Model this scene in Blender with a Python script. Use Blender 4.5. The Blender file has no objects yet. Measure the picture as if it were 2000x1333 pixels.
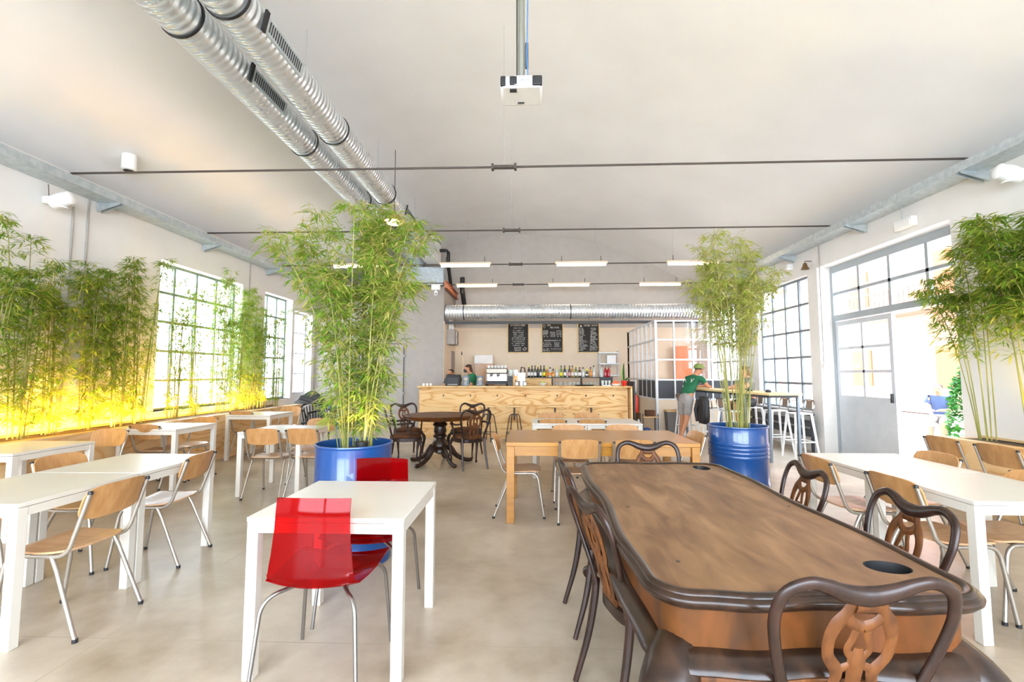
import bpy, math, random
from mathutils import Vector, Matrix, Euler
PI = math.pi
R = math.radians
# ------------------------------------------------------------------ camera, world, light, exposure
scn = bpy.context.scene
COL = scn.collection
cam_d = bpy.data.cameras.new('camera'); cam = bpy.data.objects.new('camera', cam_d); COL.objects.link(cam)
cam_d.sensor_width = 36.0; cam_d.lens = 16.2; cam_d.clip_start = 0.05; cam_d.clip_end = 200
cam.location = (0, 0, 1.416)
cam.rotation_euler = (PI / 2 + math.atan(64.5 / 900), 0, math.atan(33 / 900))
scn.camera = cam
world = bpy.data.worlds.new('daylight'); scn.world = world; world.use_nodes = True
bg = world.node_tree.nodes['Background']
bg.inputs[0].default_value = (0.80, 0.92, 1.07, 1); bg.inputs[1].default_value = 7.0
scn.view_settings.view_transform = 'Standard'; scn.view_settings.look = 'None'
scn.view_settings.gamma = 1.0; scn.view_settings.exposure = 1.38
scn.view_settings.use_curve_mapping = False
scn.cycles.max_bounces = 10; scn.cycles.diffuse_bounces = 6; scn.cycles.transparent_max_bounces = 16
scn.cycles.glossy_bounces = 4; scn.cycles.transmission_bounces = 6
scn.cycles.caustics_reflective = False; scn.cycles.caustics_refractive = False
scn.cycles.sample_clamp_indirect = 8.0

def portal(name, loc, rot, sx, sy):
    l = bpy.data.lights.new(name, 'AREA'); l.shape = 'RECTANGLE'; l.size = sx; l.size_y = sy
    l.cycles.is_portal = True
    o = bpy.data.objects.new(name, l); COL.objects.link(o); o.location = loc; o.rotation_euler = rot
    o['kind'] = 'helper'
portal('window_portal', (-5.9, 8.05, 2.0), (0, -PI / 2, 0), 2.4, 2.1)
portal('window_portal', (-5.9, 10.5, 2.0), (0, -PI / 2, 0), 2.4, 1.2)
portal('window_portal', (5.32, 9.65, 2.0), (0, PI / 2, 0), 2.5, 2.0)
portal('window_portal', (5.45, 6.4, 1.7), (0, PI / 2, 0), 3.3, 2.4)
portal('window_portal', (-0.3, -3.1, 2.1), (PI / 2, 0, 0), 9.6, 3.6)

# ------------------------------------------------------------------ helpers
class MB:
    def __init__(s): s.v = []; s.f = []
    def add(s, vs, fs):
        n = len(s.v); s.v += [tuple(p) for p in vs]; s.f += [tuple(i + n for i in q) for q in fs]; return s
    def box(s, c, d, rz=0, rx=0, ry=0):
        m = Euler((rx, ry, rz)).to_matrix(); c = Vector(c)
        vs = [c + m @ Vector((x * d[0] / 2, y * d[1] / 2, z * d[2] / 2)) for z in (-1, 1) for x, y in ((-1, -1), (1, -1), (1, 1), (-1, 1))]
        return s.add(vs, [(3, 2, 1, 0), (4, 5, 6, 7), (0, 1, 5, 4), (1, 2, 6, 5), (2, 3, 7, 6), (3, 0, 4, 7)])
    def span(s, a, b):
        return s.box([(a[i] + b[i]) / 2 for i in range(3)], [abs(a[i] - b[i]) for i in range(3)])
    def loft(s, rings, cap=True, close=True):
        n = len(rings[0]); vs = [p for r in rings for p in r]; fs = []
        m = n if close else n - 1
        for k in range(len(rings) - 1):
            for i in range(m):
                j = (i + 1) % n
                fs.append((k * n + i, k * n + j, (k + 1) * n + j, (k + 1) * n + i))
        if cap:
            fs.append(tuple(reversed(range(n)))); fs.append(tuple(range((len(rings) - 1) * n, len(rings) * n)))
        return s.add(vs, fs)
    def lathe(s, prof, c=(0, 0, 0), n=20, cap=True):
        rings = [[(c[0] + r * math.cos(2 * PI * i / n), c[1] + r * math.sin(2 * PI * i / n), c[2] + z) for i in range(n)] for r, z in prof]
        return s.loft(rings, cap)
    def tube(s, pts, r, n=8, cap=True, closed=False, flat=None, up=None):
        pts = [Vector(p) for p in pts]; L = len(pts)
        rr = r if isinstance(r, (list, tuple)) else [r] * L
        tans = []
        for i in range(L):
            a = pts[i - 1] if (i > 0 or closed) else pts[0]; b = pts[(i + 1) % L] if (i < L - 1 or closed) else pts[-1]
            t = (b - a); tans.append(t.normalized() if t.length > 1e-9 else Vector((0, 0, 1)))
        u0 = Vector(up) if up else (Vector((0, 0, 1)) if abs(tans[0].z) < 0.9 else Vector((1, 0, 0)))
        rings = []; u = (u0 - tans[0] * u0.dot(tans[0])).normalized()
        for i in range(L):
            t = tans[i]; base = Vector(up) if up else u
            u = base - t * base.dot(t)
            u = u.normalized() if u.length > 1e-6 else t.orthogonal().normalized()
            w = t.cross(u); fa, fb = flat if flat else (1, 1)
            rings.append([pts[i] + (u * math.cos(2 * PI * k / n) * fa + w * math.sin(2 * PI * k / n) * fb) * rr[i] for k in range(n)])
        if closed: rings.append(rings[0])
        return s.loft(rings, cap and not closed)
    def panel(s, fn, nu, nv, th):
        # closed curved board: fn(u,v,side) -> point, u,v in [-1,1]
        for sd in (0, 1):
            vs = []; fs = []
            for i in range(nu + 1):
                for j in range(nv + 1):
                    vs.append(fn(-1 + 2 * i / nu, -1 + 2 * j / nv, sd * th))
            for i in range(nu):
                for j in range(nv):
                    a = i * (nv + 1) + j; q = (a, a + 1, a + nv + 2, a + nv + 1)
                    fs.append(q if sd == 0 else tuple(reversed(q)))
            if sd == 0: n0 = len(s.v)
            else: n1 = len(s.v)
            s.add(vs, fs)
        rim = [(i, 0) for i in range(nu)] + [(nu, j) for j in range(nv)] + [(i, nv) for i in range(nu, 0, -1)] + [(0, j) for j in range(nv, 0, -1)]
        ids = [i * (nv + 1) + j for i, j in rim]
        for k in range(len(ids)):
            a, b = ids[k], ids[(k + 1) % len(ids)]
            s.f.append((n0 + a, n0 + b, n1 + b, n1 + a))
        return s
    def build(s, name, m, parent=None, loc=(0, 0, 0), rz=0, bevel=0, smooth=True, ang=38):
        me = bpy.data.meshes.new(name); me.from_pydata(s.v, [], s.f)
        me.materials.append(m)
        if smooth:
            me.polygons.foreach_set('use_smooth', [True] * len(me.polygons))
            me.set_sharp_from_angle(angle=R(ang))
        me.update()
        o = bpy.data.objects.new(name, me); COL.objects.link(o); o.parent = parent
        o.location = loc; o.rotation_euler = (0, 0, rz)
        if bevel:
            b = o.modifiers.new('bevel', 'BEVEL'); b.width = bevel; b.segments = 2; b.limit_method = 'ANGLE'; b.angle_limit = R(50)
        return o

def tag(o, label, cat, group=None, kind=None):
    o['label'] = label; o['category'] = cat
    if group: o['group'] = group
    if kind: o['kind'] = kind
    return o
def thing(name, label, cat, loc=(0, 0, 0), rz=0, group=None):
    o = bpy.data.objects.new(name, None); COL.objects.link(o); o.location = loc; o.rotation_euler = (0, 0, rz)
    o.empty_display_size = 0.1
    return tag(o, label, cat, group)
def struct(o): o['kind'] = 'structure'; return o
def dup(root, loc, rz, label, group=None, skip=()):
    r = root.copy(); COL.objects.link(r); r.location = loc; r.rotation_euler = (0, 0, rz); r['label'] = label
    if group: r['group'] = group
    for ch in list(root.children):
        c = ch.copy(); COL.objects.link(c); c.parent = r
        for g in list(ch.children):
            d = g.copy(); COL.objects.link(d); d.parent = c
    return r
class Placer:
    """first call moves the prototype itself, later calls copy it"""
    def __init__(s, root): s.root = root; s.used = False
    def __call__(s, x, y, rz, label, group=None, z=0):
        if not s.used:
            s.used = True; r = s.root; r.location = (x, y, z); r.rotation_euler = (0, 0, rz); r['label'] = label
            if group: r['group'] = group
            return r
        return dup(s.root, (x, y, z), rz, label, group)

# ------------------------------------------------------------------ materials
def srgb(c):
    if isinstance(c, str): c = [int(c[i:i + 2], 16) / 255 for i in (0, 2, 4)]
    return tuple((x / 12.92 if x <= 0.04045 else ((x + 0.055) / 1.055) ** 2.4) for x in c[:3]) + (1,)
def nt(name):
    m = bpy.data.materials.new(name); m.use_nodes = True
    t = m.node_tree; return m, t, t.nodes['Principled BSDF'], t.nodes, t.links
def mat(name, c, rough=0.5, metal=0, c2=None, scale=6, bump=0, bscale=60, spec=0.5, trans=0, emit=0, coat=0, stretch=(1, 1, 1), detail=4, lo=0.35, hi=0.65):
    m, t, p, N, L = nt(name)
    p.inputs['Base Color'].default_value = srgb(c); p.inputs['Roughness'].default_value = rough
    p.inputs['Metallic'].default_value = metal; p.inputs['Specular IOR Level'].default_value = spec
    p.inputs['Coat Weight'].default_value = coat; p.inputs['Transmission Weight'].default_value = trans
    if emit: p.inputs['Emission Color'].default_value = srgb(c); p.inputs['Emission Strength'].default_value = emit
    tc = N.new('ShaderNodeTexCoord'); mp = N.new('ShaderNodeMapping'); mp.inputs['Scale'].default_value = stretch
    L.new(tc.outputs['Object'], mp.inputs['Vector'])
    n = N.new('ShaderNodeTexNoise'); n.inputs['Scale'].default_value = scale; n.inputs['Detail'].default_value = detail
    L.new(mp.outputs[0], n.inputs['Vector'])
    r = N.new('ShaderNodeValToRGB'); r.color_ramp.elements[0].position = lo; r.color_ramp.elements[1].position = hi
    cc = srgb(c); k = 0.94
    r.color_ramp.elements[0].color = srgb(c2) if c2 else (cc[0] * k, cc[1] * k, cc[2] * k, 1)
    r.color_ramp.elements[1].color = cc
    L.new(n.outputs['Fac'], r.inputs[0]); L.new(r.outputs[0], p.inputs['Base Color'])
    if bump:
        b = N.new('ShaderNodeTexNoise'); b.inputs['Scale'].default_value = bscale; b.inputs['Detail'].default_value = 5
        L.new(mp.outputs[0], b.inputs['Vector'])
        bm_ = N.new('ShaderNodeBump'); bm_.inputs['Strength'].default_value = bump; bm_.inputs['Distance'].default_value = 0.01
        L.new(b.outputs['Fac'], bm_.inputs['Height']); L.new(bm_.outputs[0], p.inputs['Normal'])
    return m
def wood(name, c1, c2, scale=3.0, stretch=(8, 1, 8), rough=0.45, dist=6, coat=0, c3=None, bump=0.05, rings=False, spec=0.4):
    m, t, p, N, L = nt(name)
    tc = N.new('ShaderNodeTexCoord'); mp = N.new('ShaderNodeMapping'); mp.inputs['Scale'].default_value = stretch
    L.new(tc.outputs['Object'], mp.inputs['Vector'])
    n = N.new('ShaderNodeTexNoise'); n.inputs['Scale'].default_value = scale; n.inputs['Detail'].default_value = 6; n.inputs['Distortion'].default_value = 0.6
    L.new(mp.outputs[0], n.inputs['Vector'])
    src = n.outputs['Fac']
    if rings:
        mu = N.new('ShaderNodeMath'); mu.operation = 'MULTIPLY'; mu.inputs[1].default_value = dist
        fr = N.new('ShaderNodeMath'); fr.operation = 'PINGPONG'; fr.inputs[1].default_value = 1.0
        n.inputs['Detail'].default_value = 1.5
        L.new(src, mu.inputs[0]); L.new(mu.outputs[0], fr.inputs[0]); src = fr.outputs[0]
    r = N.new('ShaderNodeValToRGB')
    r.color_ramp.elements[0].position = 0.3 if not rings else 0.0; r.color_ramp.elements[1].position = 0.7 if not rings else 0.55
    r.color_ramp.elements[0].color = srgb(c2); r.color_ramp.elements[1].color = srgb(c1)
    if c3:
        e = r.color_ramp.elements.new(0.5 if not rings else 0.22); e.color = srgb(c3)
    L.new(src, r.inputs[0]); L.new(r.outputs[0], p.inputs['Base Color'])
    p.inputs['Roughness'].default_value = rough; p.inputs['Coat Weight'].default_value = coat; p.inputs['Coat Roughness'].default_value = 0.15
    p.inputs['Specular IOR Level'].default_value = spec
    if bump:
        b = N.new('ShaderNodeBump'); b.inputs['Strength'].default_value = bump; b.inputs['Distance'].default_value = 0.005
        L.new(src, b.inputs['Height']); L.new(b.outputs[0], p.inputs['Normal'])
    return m
def glass(name, tint=(1, 1, 1), ior=1.45, refl=1.0):
    m, t, p, N, L = nt(name); N.remove(p)
    out = N['Material Output']; tr = N.new('ShaderNodeBsdfTransparent'); tr.inputs[0].default_value = tint + (1,)
    gl = N.new('ShaderNodeBsdfGlossy'); gl.inputs['Roughness'].default_value = 0.02
    lw = N.new('ShaderNodeLayerWeight'); pw = N.new('ShaderNodeMath'); pw.operation = 'POWER'; pw.inputs[1].default_value = 4
    mu = N.new('ShaderNodeMath'); mu.operation = 'MULTIPLY_ADD'; mu.inputs[1].default_value = 0.5 * refl; mu.inputs[2].default_value = 0.03 * refl
    mx = N.new('ShaderNodeMixShader'); L.new(lw.outputs['Facing'], pw.inputs[0]); L.new(pw.outputs[0], mu.inputs[0]); L.new(mu.outputs[0], mx.inputs[0])
    L.new(tr.outputs[0], mx.inputs[1]); L.new(gl.outputs[0], mx.inputs[2]); L.new(mx.outputs[0], out.inputs[0])
    return m
def leaf_mat(name, cols, transl=0.55):
    m, t, p, N, L = nt(name); N.remove(p); out = N['Material Output']
    g = N.new('ShaderNodeNewGeometry'); r = N.new('ShaderNodeValToRGB'); L.new(g.outputs['Random Per Island'], r.inputs[0])
    els = r.color_ramp.elements
    els[0].color = srgb(cols[0]); els[1].color = srgb(cols[-1])
    for i, c in enumerate(cols[1:-1]):
        e = els.new((i + 1) / (len(cols) - 1)); e.color = srgb(c)
    d = N.new('ShaderNodeBsdfPrincipled'); d.inputs['Roughness'].default_value = 0.45; d.inputs['Specular IOR Level'].default_value = 0.3
    tl = N.new('ShaderNodeBsdfTranslucent'); mx = N.new('ShaderNodeMixShader'); mx.inputs[0].default_value = transl
    L.new(r.outputs[0], d.inputs['Base Color']); L.new(r.outputs[0], tl.inputs[0])
    L.new(d.outputs[0], mx.inputs[1]); L.new(tl.outputs[0], mx.inputs[2]); L.new(mx.outputs[0], out.inputs[0])
    return m
def floor_mat():
    m, t, p, N, L = nt('polished_concrete')
    tc = N.new('ShaderNodeTexCoord')
    n = N.new('ShaderNodeTexNoise'); n.inputs['Scale'].default_value = 0.9; n.inputs['Detail'].default_value = 8; n.inputs['Roughness'].default_value = 0.6
    L.new(tc.outputs['Object'], n.inputs['Vector'])
    r = N.new('ShaderNodeValToRGB'); r.color_ramp.elements[0].position = 0.36; r.color_ramp.elements[1].position = 0.64
    r.color_ramp.elements[0].color = srgb('9A8972'); r.color_ramp.elements[1].color = srgb('C4B6A3')
    L.new(n.outputs['Fac'], r.inputs[0])
    n2 = N.new('ShaderNodeTexNoise'); n2.inputs['Scale'].default_value = 7; n2.inputs['Detail'].default_value = 6
    L.new(tc.outputs['Object'], n2.inputs['Vector'])
    mx = N.new('ShaderNodeMix'); mx.data_type = 'RGBA'; mx.blend_type = 'SOFT_LIGHT'; mx.inputs[0].default_value = 0.45
    L.new(r.outputs[0], mx.inputs[6]); L.new(n2.outputs['Color'], mx.inputs[7])
    bw = N.new('ShaderNodeRGBToBW'); L.new(n2.outputs['Color'], bw.inputs[0]); L.new(bw.outputs[0], mx.inputs[7])
    # saw-cut joints every 3.4 m
    sp = N.new('ShaderNodeSeparateXYZ'); L.new(tc.outputs['Object'], sp.inputs[0]); last = None
    for ax, off in ((0, 2.28), (1, 0.9)):
        a = N.new('ShaderNodeMath'); a.operation = 'ADD'; a.inputs[1].default_value = off; L.new(sp.outputs[ax], a.inputs[0])
        b = N.new('ShaderNodeMath'); b.operation = 'PINGPONG'; b.inputs[1].default_value = 1.7; L.new(a.outputs[0], b.inputs[0])
        c = N.new('ShaderNodeMath'); c.operation = 'LESS_THAN'; c.inputs[1].default_value = 0.0035; L.new(b.outputs[0], c.inputs[0])
        if last:
            d = N.new('ShaderNodeMath'); d.operation = 'MAXIMUM'; L.new(last, d.inputs[0]); L.new(c.outputs[0], d.inputs[1]); last = d.outputs[0]
        else: last = c.outputs[0]
    m2 = N.new('ShaderNodeMix'); m2.data_type = 'RGBA'; L.new(last, m2.inputs[0]); L.new(mx.outputs[2], m2.inputs[6]); m2.inputs[7].default_value = srgb('A39681')
    L.new(m2.outputs[2], p.inputs['Base Color'])
    r2 = N.new('ShaderNodeMapRange'); r2.inputs[3].default_value = 0.22; r2.inputs[4].default_value = 0.48; L.new(n.outputs['Fac'], r2.inputs[0])
    L.new(r2.outputs[0], p.inputs['Roughness']); p.inputs['Specular IOR Level'].default_value = 0.6
    return m
def duct_mat(name, axis='Y'):
    m, t, p, N, L = nt(name)
    tc = N.new('ShaderNodeTexCoord'); wv = N.new('ShaderNodeTexWave'); wv.wave_type = 'BANDS'; wv.bands_direction = axis; wv.inputs['Scale'].default_value = 4.2; wv.inputs['Distortion'].default_value = 0.4; wv.inputs['Detail'].default_value = 1
    L.new(tc.outputs['Object'], wv.inputs[0])
    bm_ = N.new('ShaderNodeBump'); bm_.inputs['Strength'].default_value = 0.55; bm_.inputs['Distance'].default_value = 0.02; L.new(wv.outputs['Fac'], bm_.inputs['Height']); L.new(bm_.outputs[0], p.inputs['Normal'])
    p.inputs['Metallic'].default_value = 0.75; p.inputs['Roughness'].default_value = 0.3
    p.inputs['Base Color'].default_value = srgb('E2E8EC')
    tc = N.new('ShaderNodeTexCoord'); n = N.new('ShaderNodeTexNoise'); n.inputs['Scale'].default_value = 9; n.inputs['Detail'].default_value = 4
    L.new(tc.outputs['Object'], n.inputs[0])
    r = N.new('ShaderNodeMapRange'); r.inputs[3].default_value = 0.16; r.inputs[4].default_value = 0.42; L.new(n.outputs['Fac'], r.inputs[0]); L.new(r.outputs[0], p.inputs['Roughness']); n.inputs['Scale'].default_value = 3
    return m
M = {}
M['plaster'] = mat('white_plaster', 'E9E6E1', 0.85, bump=0.05, bscale=30, scale=1.5, spec=0.2)
M['ceiling'] = mat('ceiling_plaster', 'ECEBE9', 0.9, scale=0.8, spec=0.15)
M['grey_wall'] = mat('grey_paint', 'A39C95', 0.85, bump=0.03, bscale=30, spec=0.2)
M['back_wall'] = mat('warm_grey_paint', 'C2BBB4', 0.85, spec=0.2)
M['panel'] = mat('pale_panel', 'E6D3BA', 0.7, spec=0.2, scale=2)
M['floor'] = floor_mat()
M['galv'] = mat('galvanised_steel', 'CBD3D6', 0.35, 0.5, scale=14, c2='B6C0C4')
M['duct'] = duct_mat('spiral_duct_steel'); M['duct_x'] = duct_mat('spiral_duct_steel_sideways', 'X')
M['iron'] = mat('dark_iron', '4E453E', 0.6, 0.2)
M['black'] = mat('matt_black', '1E1E1F', 0.5)
M['darkgrey'] = mat('dark_grey', '3A3C40', 0.55)
M['whitepl'] = mat('white_plastic', 'EDEDEA', 0.4)
M['offwhite'] = mat('table_lacquer', 'D8D2C6', 0.33, spec=0.5, scale=2)
M['frame_white'] = mat('white_window_steel', 'DCDEDD', 0.5)
M['frame_grey'] = mat('grey_window_steel', 'A6AEB2', 0.5)
M['bar_grey'] = mat('window_bar_steel', '79848A', 0.5)
M['bar_green'] = mat('green_grey_window_steel', '7F9084', 0.5)
M['door_grey'] = mat('pale_grey_door', 'C9CDD1', 0.5)
M['glass'] = glass('window_glass')
M['tubegrey'] = mat('champagne_tube', 'B7AFA3', 0.32, 0.75, scale=20)
M['chrome'] = mat('brushed_steel', '9A9794', 0.28, 0.95)
M['beech'] = wood('beech_ply', 'C9A078', 'B58A60', 2.2, (14, 1.2, 14), 0.38, coat=0.2)
M['beech_board'] = wood('beech_back_ply', 'BE8F5C', 'A97846', 2.2, (14, 14, 1.2), 0.38, coat=0.2)
M['oak'] = wood('honey_oak', 'B47C2C', '9C671F', 2.0, (1.2, 14, 10), 0.3, coat=0.4)
M['ply'] = wood('pine_plywood', 'E2BE86', 'C48C4A', 1.8, (0.5, 1, 2.2), 0.6, dist=15, rings=True, c3='D9AE72', bump=0.02)
M['ply2'] = wood('planter_plywood', 'E3BE8A', 'D09B5C', 1.3, (1, 0.5, 2.2), 0.6, dist=13, rings=True, c3='DCB27A', bump=0.02)
M['walnut'] = wood('worn_walnut', '94704E', '684930', 2.0, (6, 1.6, 6), 0.5, coat=0.0, c3='7E5D3E', spec=0.3)
M['walnut_dark'] = wood('dark_carved_walnut', '3A2517', '1B100A', 3, (6, 2, 6), 0.3, coat=0.12, spec=0.35, c3='2A1A10', bump=0.1)
M['veneer'] = wood('burr_veneer', '6A3A18', '38200E', 3.0, (2.5, 2.5, 1.2), 0.42, coat=0.0, spec=0.25, c3='55300F')
M['chair_dark'] = wood('dark_chair_walnut', '36221A', '1C110B', 3, (6, 6, 2), 0.35, coat=0.1, spec=0.35, bump=0.05)
M['chair_light'] = wood('carved_splat_walnut', '70421E', '3E2210', 4, (6, 6, 2), 0.45, coat=0.0, bump=0.25, spec=0.3)
M['velvet'] = mat('brown_velvet', '6A452C', 0.9, c2='41291A', scale=7, bump=0.15, bscale=90, spec=0.15)
M['blue'] = mat('blue_drum_paint', '08427F', 0.3, coat=0.5, scale=4)
M['soil'] = mat('soil', '4A3A2B', 0.95, c2='6B563E', scale=30, bump=0.5)
M['culm'] = mat('bamboo_culm', 'A9B35A', 0.4, c2='8C8A3E', scale=9, stretch=(1, 1, 0.3))
M['culm_y'] = mat('yellow_culm', 'A39A4C', 0.45, c2='757A34', scale=9, stretch=(1, 1, 0.3))
M['leaf'] = leaf_mat('bamboo_leaf', ['64942C', '84AA3A', 'A0B84C', 'C2BE62', 'CFBE7A'])
M['leaf_pale'] = leaf_mat('pale_bamboo_leaf', ['93AC3C', 'A9BC50', 'BDC763', 'CFC983', 'D6C48C'])
M['leaf_green'] = leaf_mat('green_bamboo_leaf', ['628F2E', '80A438', 'A2B446', 'C6BE56'])
M['hedge'] = leaf_mat('hedge_leaf', ['1E5218', '2E6A22', '478434'])
M['skin'] = mat('skin', 'C98F6E', 0.6)
M['skin_tan'] = mat('tanned_skin', 'B9805C', 0.6)
M['hair'] = mat('dark_hair', '2A1D17', 0.6, bump=0.3, bscale=40)
M['green_shirt'] = mat('green_cotton', '1F6B44', 0.9, c2='185636', scale=5)
M['shorts'] = mat('grey_shorts', '9B938E', 0.9, c2='85807C', scale=6)
M['chalk'] = mat('chalk_white', 'E9E8E2', 0.9)
M['board'] = mat('blackboard_slate', '2A2725', 0.8, c2='35312E', scale=8)
M['boardframe'] = wood('pale_pine_frame', 'E8CF9A', 'D8B878', 3, (6, 6, 2), 0.6)
M['red_pot'] = mat('red_plastic', 'D5301E', 0.35)
M['orange'] = mat('orange_paint', 'E8703A', 0.5)
M['beam_red'] = mat('primer_steel', 'C0704E', 0.6)
M['paper'] = mat('white_paper', 'F0EEEA', 0.8)

def red_plastic():
    m, t, p, N, L = nt('transparent_red_plastic'); N.remove(p); out = N['Material Output']
    tr = N.new('ShaderNodeBsdfTransparent'); tr.inputs[0].default_value = (0.85, 0.010, 0.016, 1)
    d = N.new('ShaderNodeBsdfDiffuse'); d.inputs[0].default_value = (0.42, 0.003, 0.006, 1)
    tl = N.new('ShaderNodeBsdfTranslucent'); tl.inputs[0].default_value = (0.5, 0.004, 0.008, 1)
    a = N.new('ShaderNodeMixShader'); a.inputs[0].default_value = 0.5; L.new(d.outputs[0], a.inputs[1]); L.new(tl.outputs[0], a.inputs[2])
    b = N.new('ShaderNodeMixShader'); b.inputs[0].default_value = 0.30; L.new(tr.outputs[0], b.inputs[1]); L.new(a.outputs[0], b.inputs[2])
    g = N.new('ShaderNodeBsdfGlossy'); g.inputs['Roughness'].default_value = 0.06; fr = N.new('ShaderNodeLayerWeight'); pw = N.new('ShaderNodeMath'); pw.operation = 'POWER'; pw.inputs[1].default_value = 4; L.new(fr.outputs['Facing'], pw.inputs[0])
    ma = N.new('ShaderNodeMath'); ma.operation = 'MULTIPLY_ADD'; ma.inputs[1].default_value = 0.35; ma.inputs[2].default_value = 0.018; L.new(pw.outputs[0], ma.inputs[0])
    c = N.new('ShaderNodeMixShader'); L.new(ma.outputs[0], c.inputs[0]); L.new(b.outputs[0], c.inputs[1]); L.new(g.outputs[0], c.inputs[2])
    tc = N.new('ShaderNodeTexCoord'); n = N.new('ShaderNodeTexNoise'); n.inputs['Scale'].default_value = 3; L.new(tc.outputs['Object'], n.inputs[0])
    bu = N.new('ShaderNodeBump'); bu.inputs['Strength'].default_value = 0.02; L.new(n.outputs[0], bu.inputs['Height']); L.new(bu.outputs[0], g.inputs['Normal'])
    L.new(c.outputs[0], out.inputs[0]); return m
M['red'] = red_plastic()
def emis(name, c, s):
    m, t, p, N, L = nt(name); p.inputs['Base Color'].default_value = srgb(c); p.inputs['Emission Color'].default_value = srgb(c)
    tc = N.new('ShaderNodeTexCoord'); n = N.new('ShaderNodeTexNoise'); n.inputs['Scale'].default_value = 2; L.new(tc.outputs['Object'], n.inputs[0])
    r = N.new('ShaderNodeMapRange'); r.inputs[3].default_value = s * 0.95; r.inputs[4].default_value = s * 1.05; L.new(n.outputs[0], r.inputs[0]); L.new(r.outputs[0], p.inputs['Emission Strength'])
    return m
M['tube_light'] = emis('warm_tube', 'FFE9C4', 5)
M['bulb'] = emis('warm_bulb', 'FFDC9A', 6)
M['uplight'] = emis('yellow_lamp', 'FFC83A', 8)

# ------------------------------------------------------------------ room shell
XL, XR, YB, YF = -5.83, 5.23, 14.25, -3.1      # inner faces: left, right, far, behind camera
XC = (XL + XR) / 2; HW = (XR - XL) / 2; ZS = 3.98; RISE = 1.81
RAD = (HW * HW + RISE * RISE) / (2 * RISE)
def vault(x): return ZS + RISE - (RAD - math.sqrt(RAD * RAD - (x - XC) ** 2))

b = MB().span((XL - 0.4, YF - 0.3, -0.12), (XR + 0.4, YB + 0.3, 0)); struct(b.build('floor', M['floor'], smooth=False))
rings = []
N_ = 48
for k in range(N_ + 1):
    x = XL - 0.0 + (XR - XL) * k / N_; z = vault(x)
    rings.append([(x, YF - 0.3, z), (x, YB + 0.3, z), (x, YB + 0.3, z + 0.12), (x, YF - 0.3, z + 0.12)])
b = MB().loft(rings, cap=True); struct(b.build('ceiling', M['ceiling'], ang=30))

def wall_x(name, x0, x1, holes, m, z1=4.1):
    b = MB(); y = YF - 0.3
    for (a, c, zl, zh) in sorted(holes):
        b.span((x0, y, 0), (x1, a, z1))
        if zl > 0: b.span((x0, a, 0), (x1, c, zl))
        b.span((x0, a, zh), (x1, c, z1)); y = c
    b.span((x0, y, 0), (x1, YB + 0.3, z1))
    return struct(b.build(name, m, smooth=False))
wall_x('wall_left', XL - 0.4, XL, [(7.0, 9.1, 0.83, 3.24), (9.9, 11.1, 0.83, 3.24), (11.22, 12.15, 0.0, 3.0)], M['plaster'])
wall_x('wall_right', XR, XR + 0.4, [(5.8, 8.46, 0.0, 3.34), (8.75, 10.7, 0.72, 3.28), (11.85, 13.7, 0.72, 3.28)], M['plaster'])
# far wall (fills up into the vault) and the wall behind the camera
b = MB(); b.span((XL - 0.4, YB, 0), (XR + 0.4, YB + 0.3, 6.2)); struct(b.build('wall_far', M['back_wall'], smooth=False))
b = MB()
b.span((XL, YF - 0.3, 0), (XR, YF, 0.35)); b.span((XL, YF - 0.3, 3.9), (XR, YF, 6.2))
b.span((XL, YF - 0.3, 0.35), (-5.0, YF, 3.9)); b.span((4.5, YF - 0.3, 0.35), (XR, YF, 3.9))
for x in (-1.9, 1.2): b.span((x - 0.08, YF - 0.3, 0.35), (x + 0.08, YF, 3.9))
struct(b.build('wall_rear', M['plaster'], smooth=False))

def window_x(name, x, y0, y1, z0, z1, ny, nz, m, bar=0.042, fr=0.04, sill=None, wl=1):
    b = MB(); d = 0.05
    b.span((x - d / 2, y0, z0), (x + d / 2, y0 + fr, z1)); b.span((x - d / 2, y1 - fr, z0), (x + d / 2, y1, z1))
    b.span((x - d / 2, y0 + fr, z0), (x + d / 2, y1 - fr, z0 + fr)); b.span((x - d / 2, y0 + fr, z1 - fr), (x + d / 2, y1 - fr, z1))
    for i in range(1, ny):
        y = y0 + (y1 - y0) * i / ny; b.box((x, y, (z0 + z1) / 2), (d * 0.8, bar, z1 - z0 - 2 * fr))
    for j in range(1, nz):
        z = z0 + (z1 - z0) * j / nz; b.box((x, (y0 + y1) / 2, z), (d * 0.7, y1 - y0 - 2 * fr, bar))
    o = struct(b.build(name, m, smooth=False))
    g = MB().span((x - 0.003, y0 + fr, z0 + fr), (x + 0.003, y1 - fr, z1 - fr)).build('pane', M['glass'], o, smooth=False)
    if sill:
        MB().span((x, y0, z0 - 0.03), (x + wl * 0.22, y1, z0)).build('window_sill', sill, o, smooth=False)
    return o
window_x('window_1', XL - 0.2, 7.0, 9.1, 0.83, 3.24, 4, 5, M['bar_green'], sill=M['plaster'])
window_x('window_2', XL - 0.2, 9.9, 11.1, 0.83, 3.24, 3, 5, M['bar_green'], sill=M['plaster'])
window_x('window_3', XR + 0.12, 8.75, 10.7, 0.72, 3.28, 4, 5, M['bar_grey'])
window_x('window_4', XR + 0.12, 11.85, 13.7, 0.72, 3.28, 4, 5, M['bar_grey'])
# left glazed door with a solid foot panel
o = window_x('door_1', XL - 0.2, 11.22, 12.15, 0.9, 3.0, 2, 4, M['door_grey'], bar=0.03, fr=0.05)
MB().span((XL - 0.23, 11.22, 0), (XL - 0.17, 12.15, 0.9)).build('door_panel', M['frame_white'], o, smooth=False)

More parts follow.
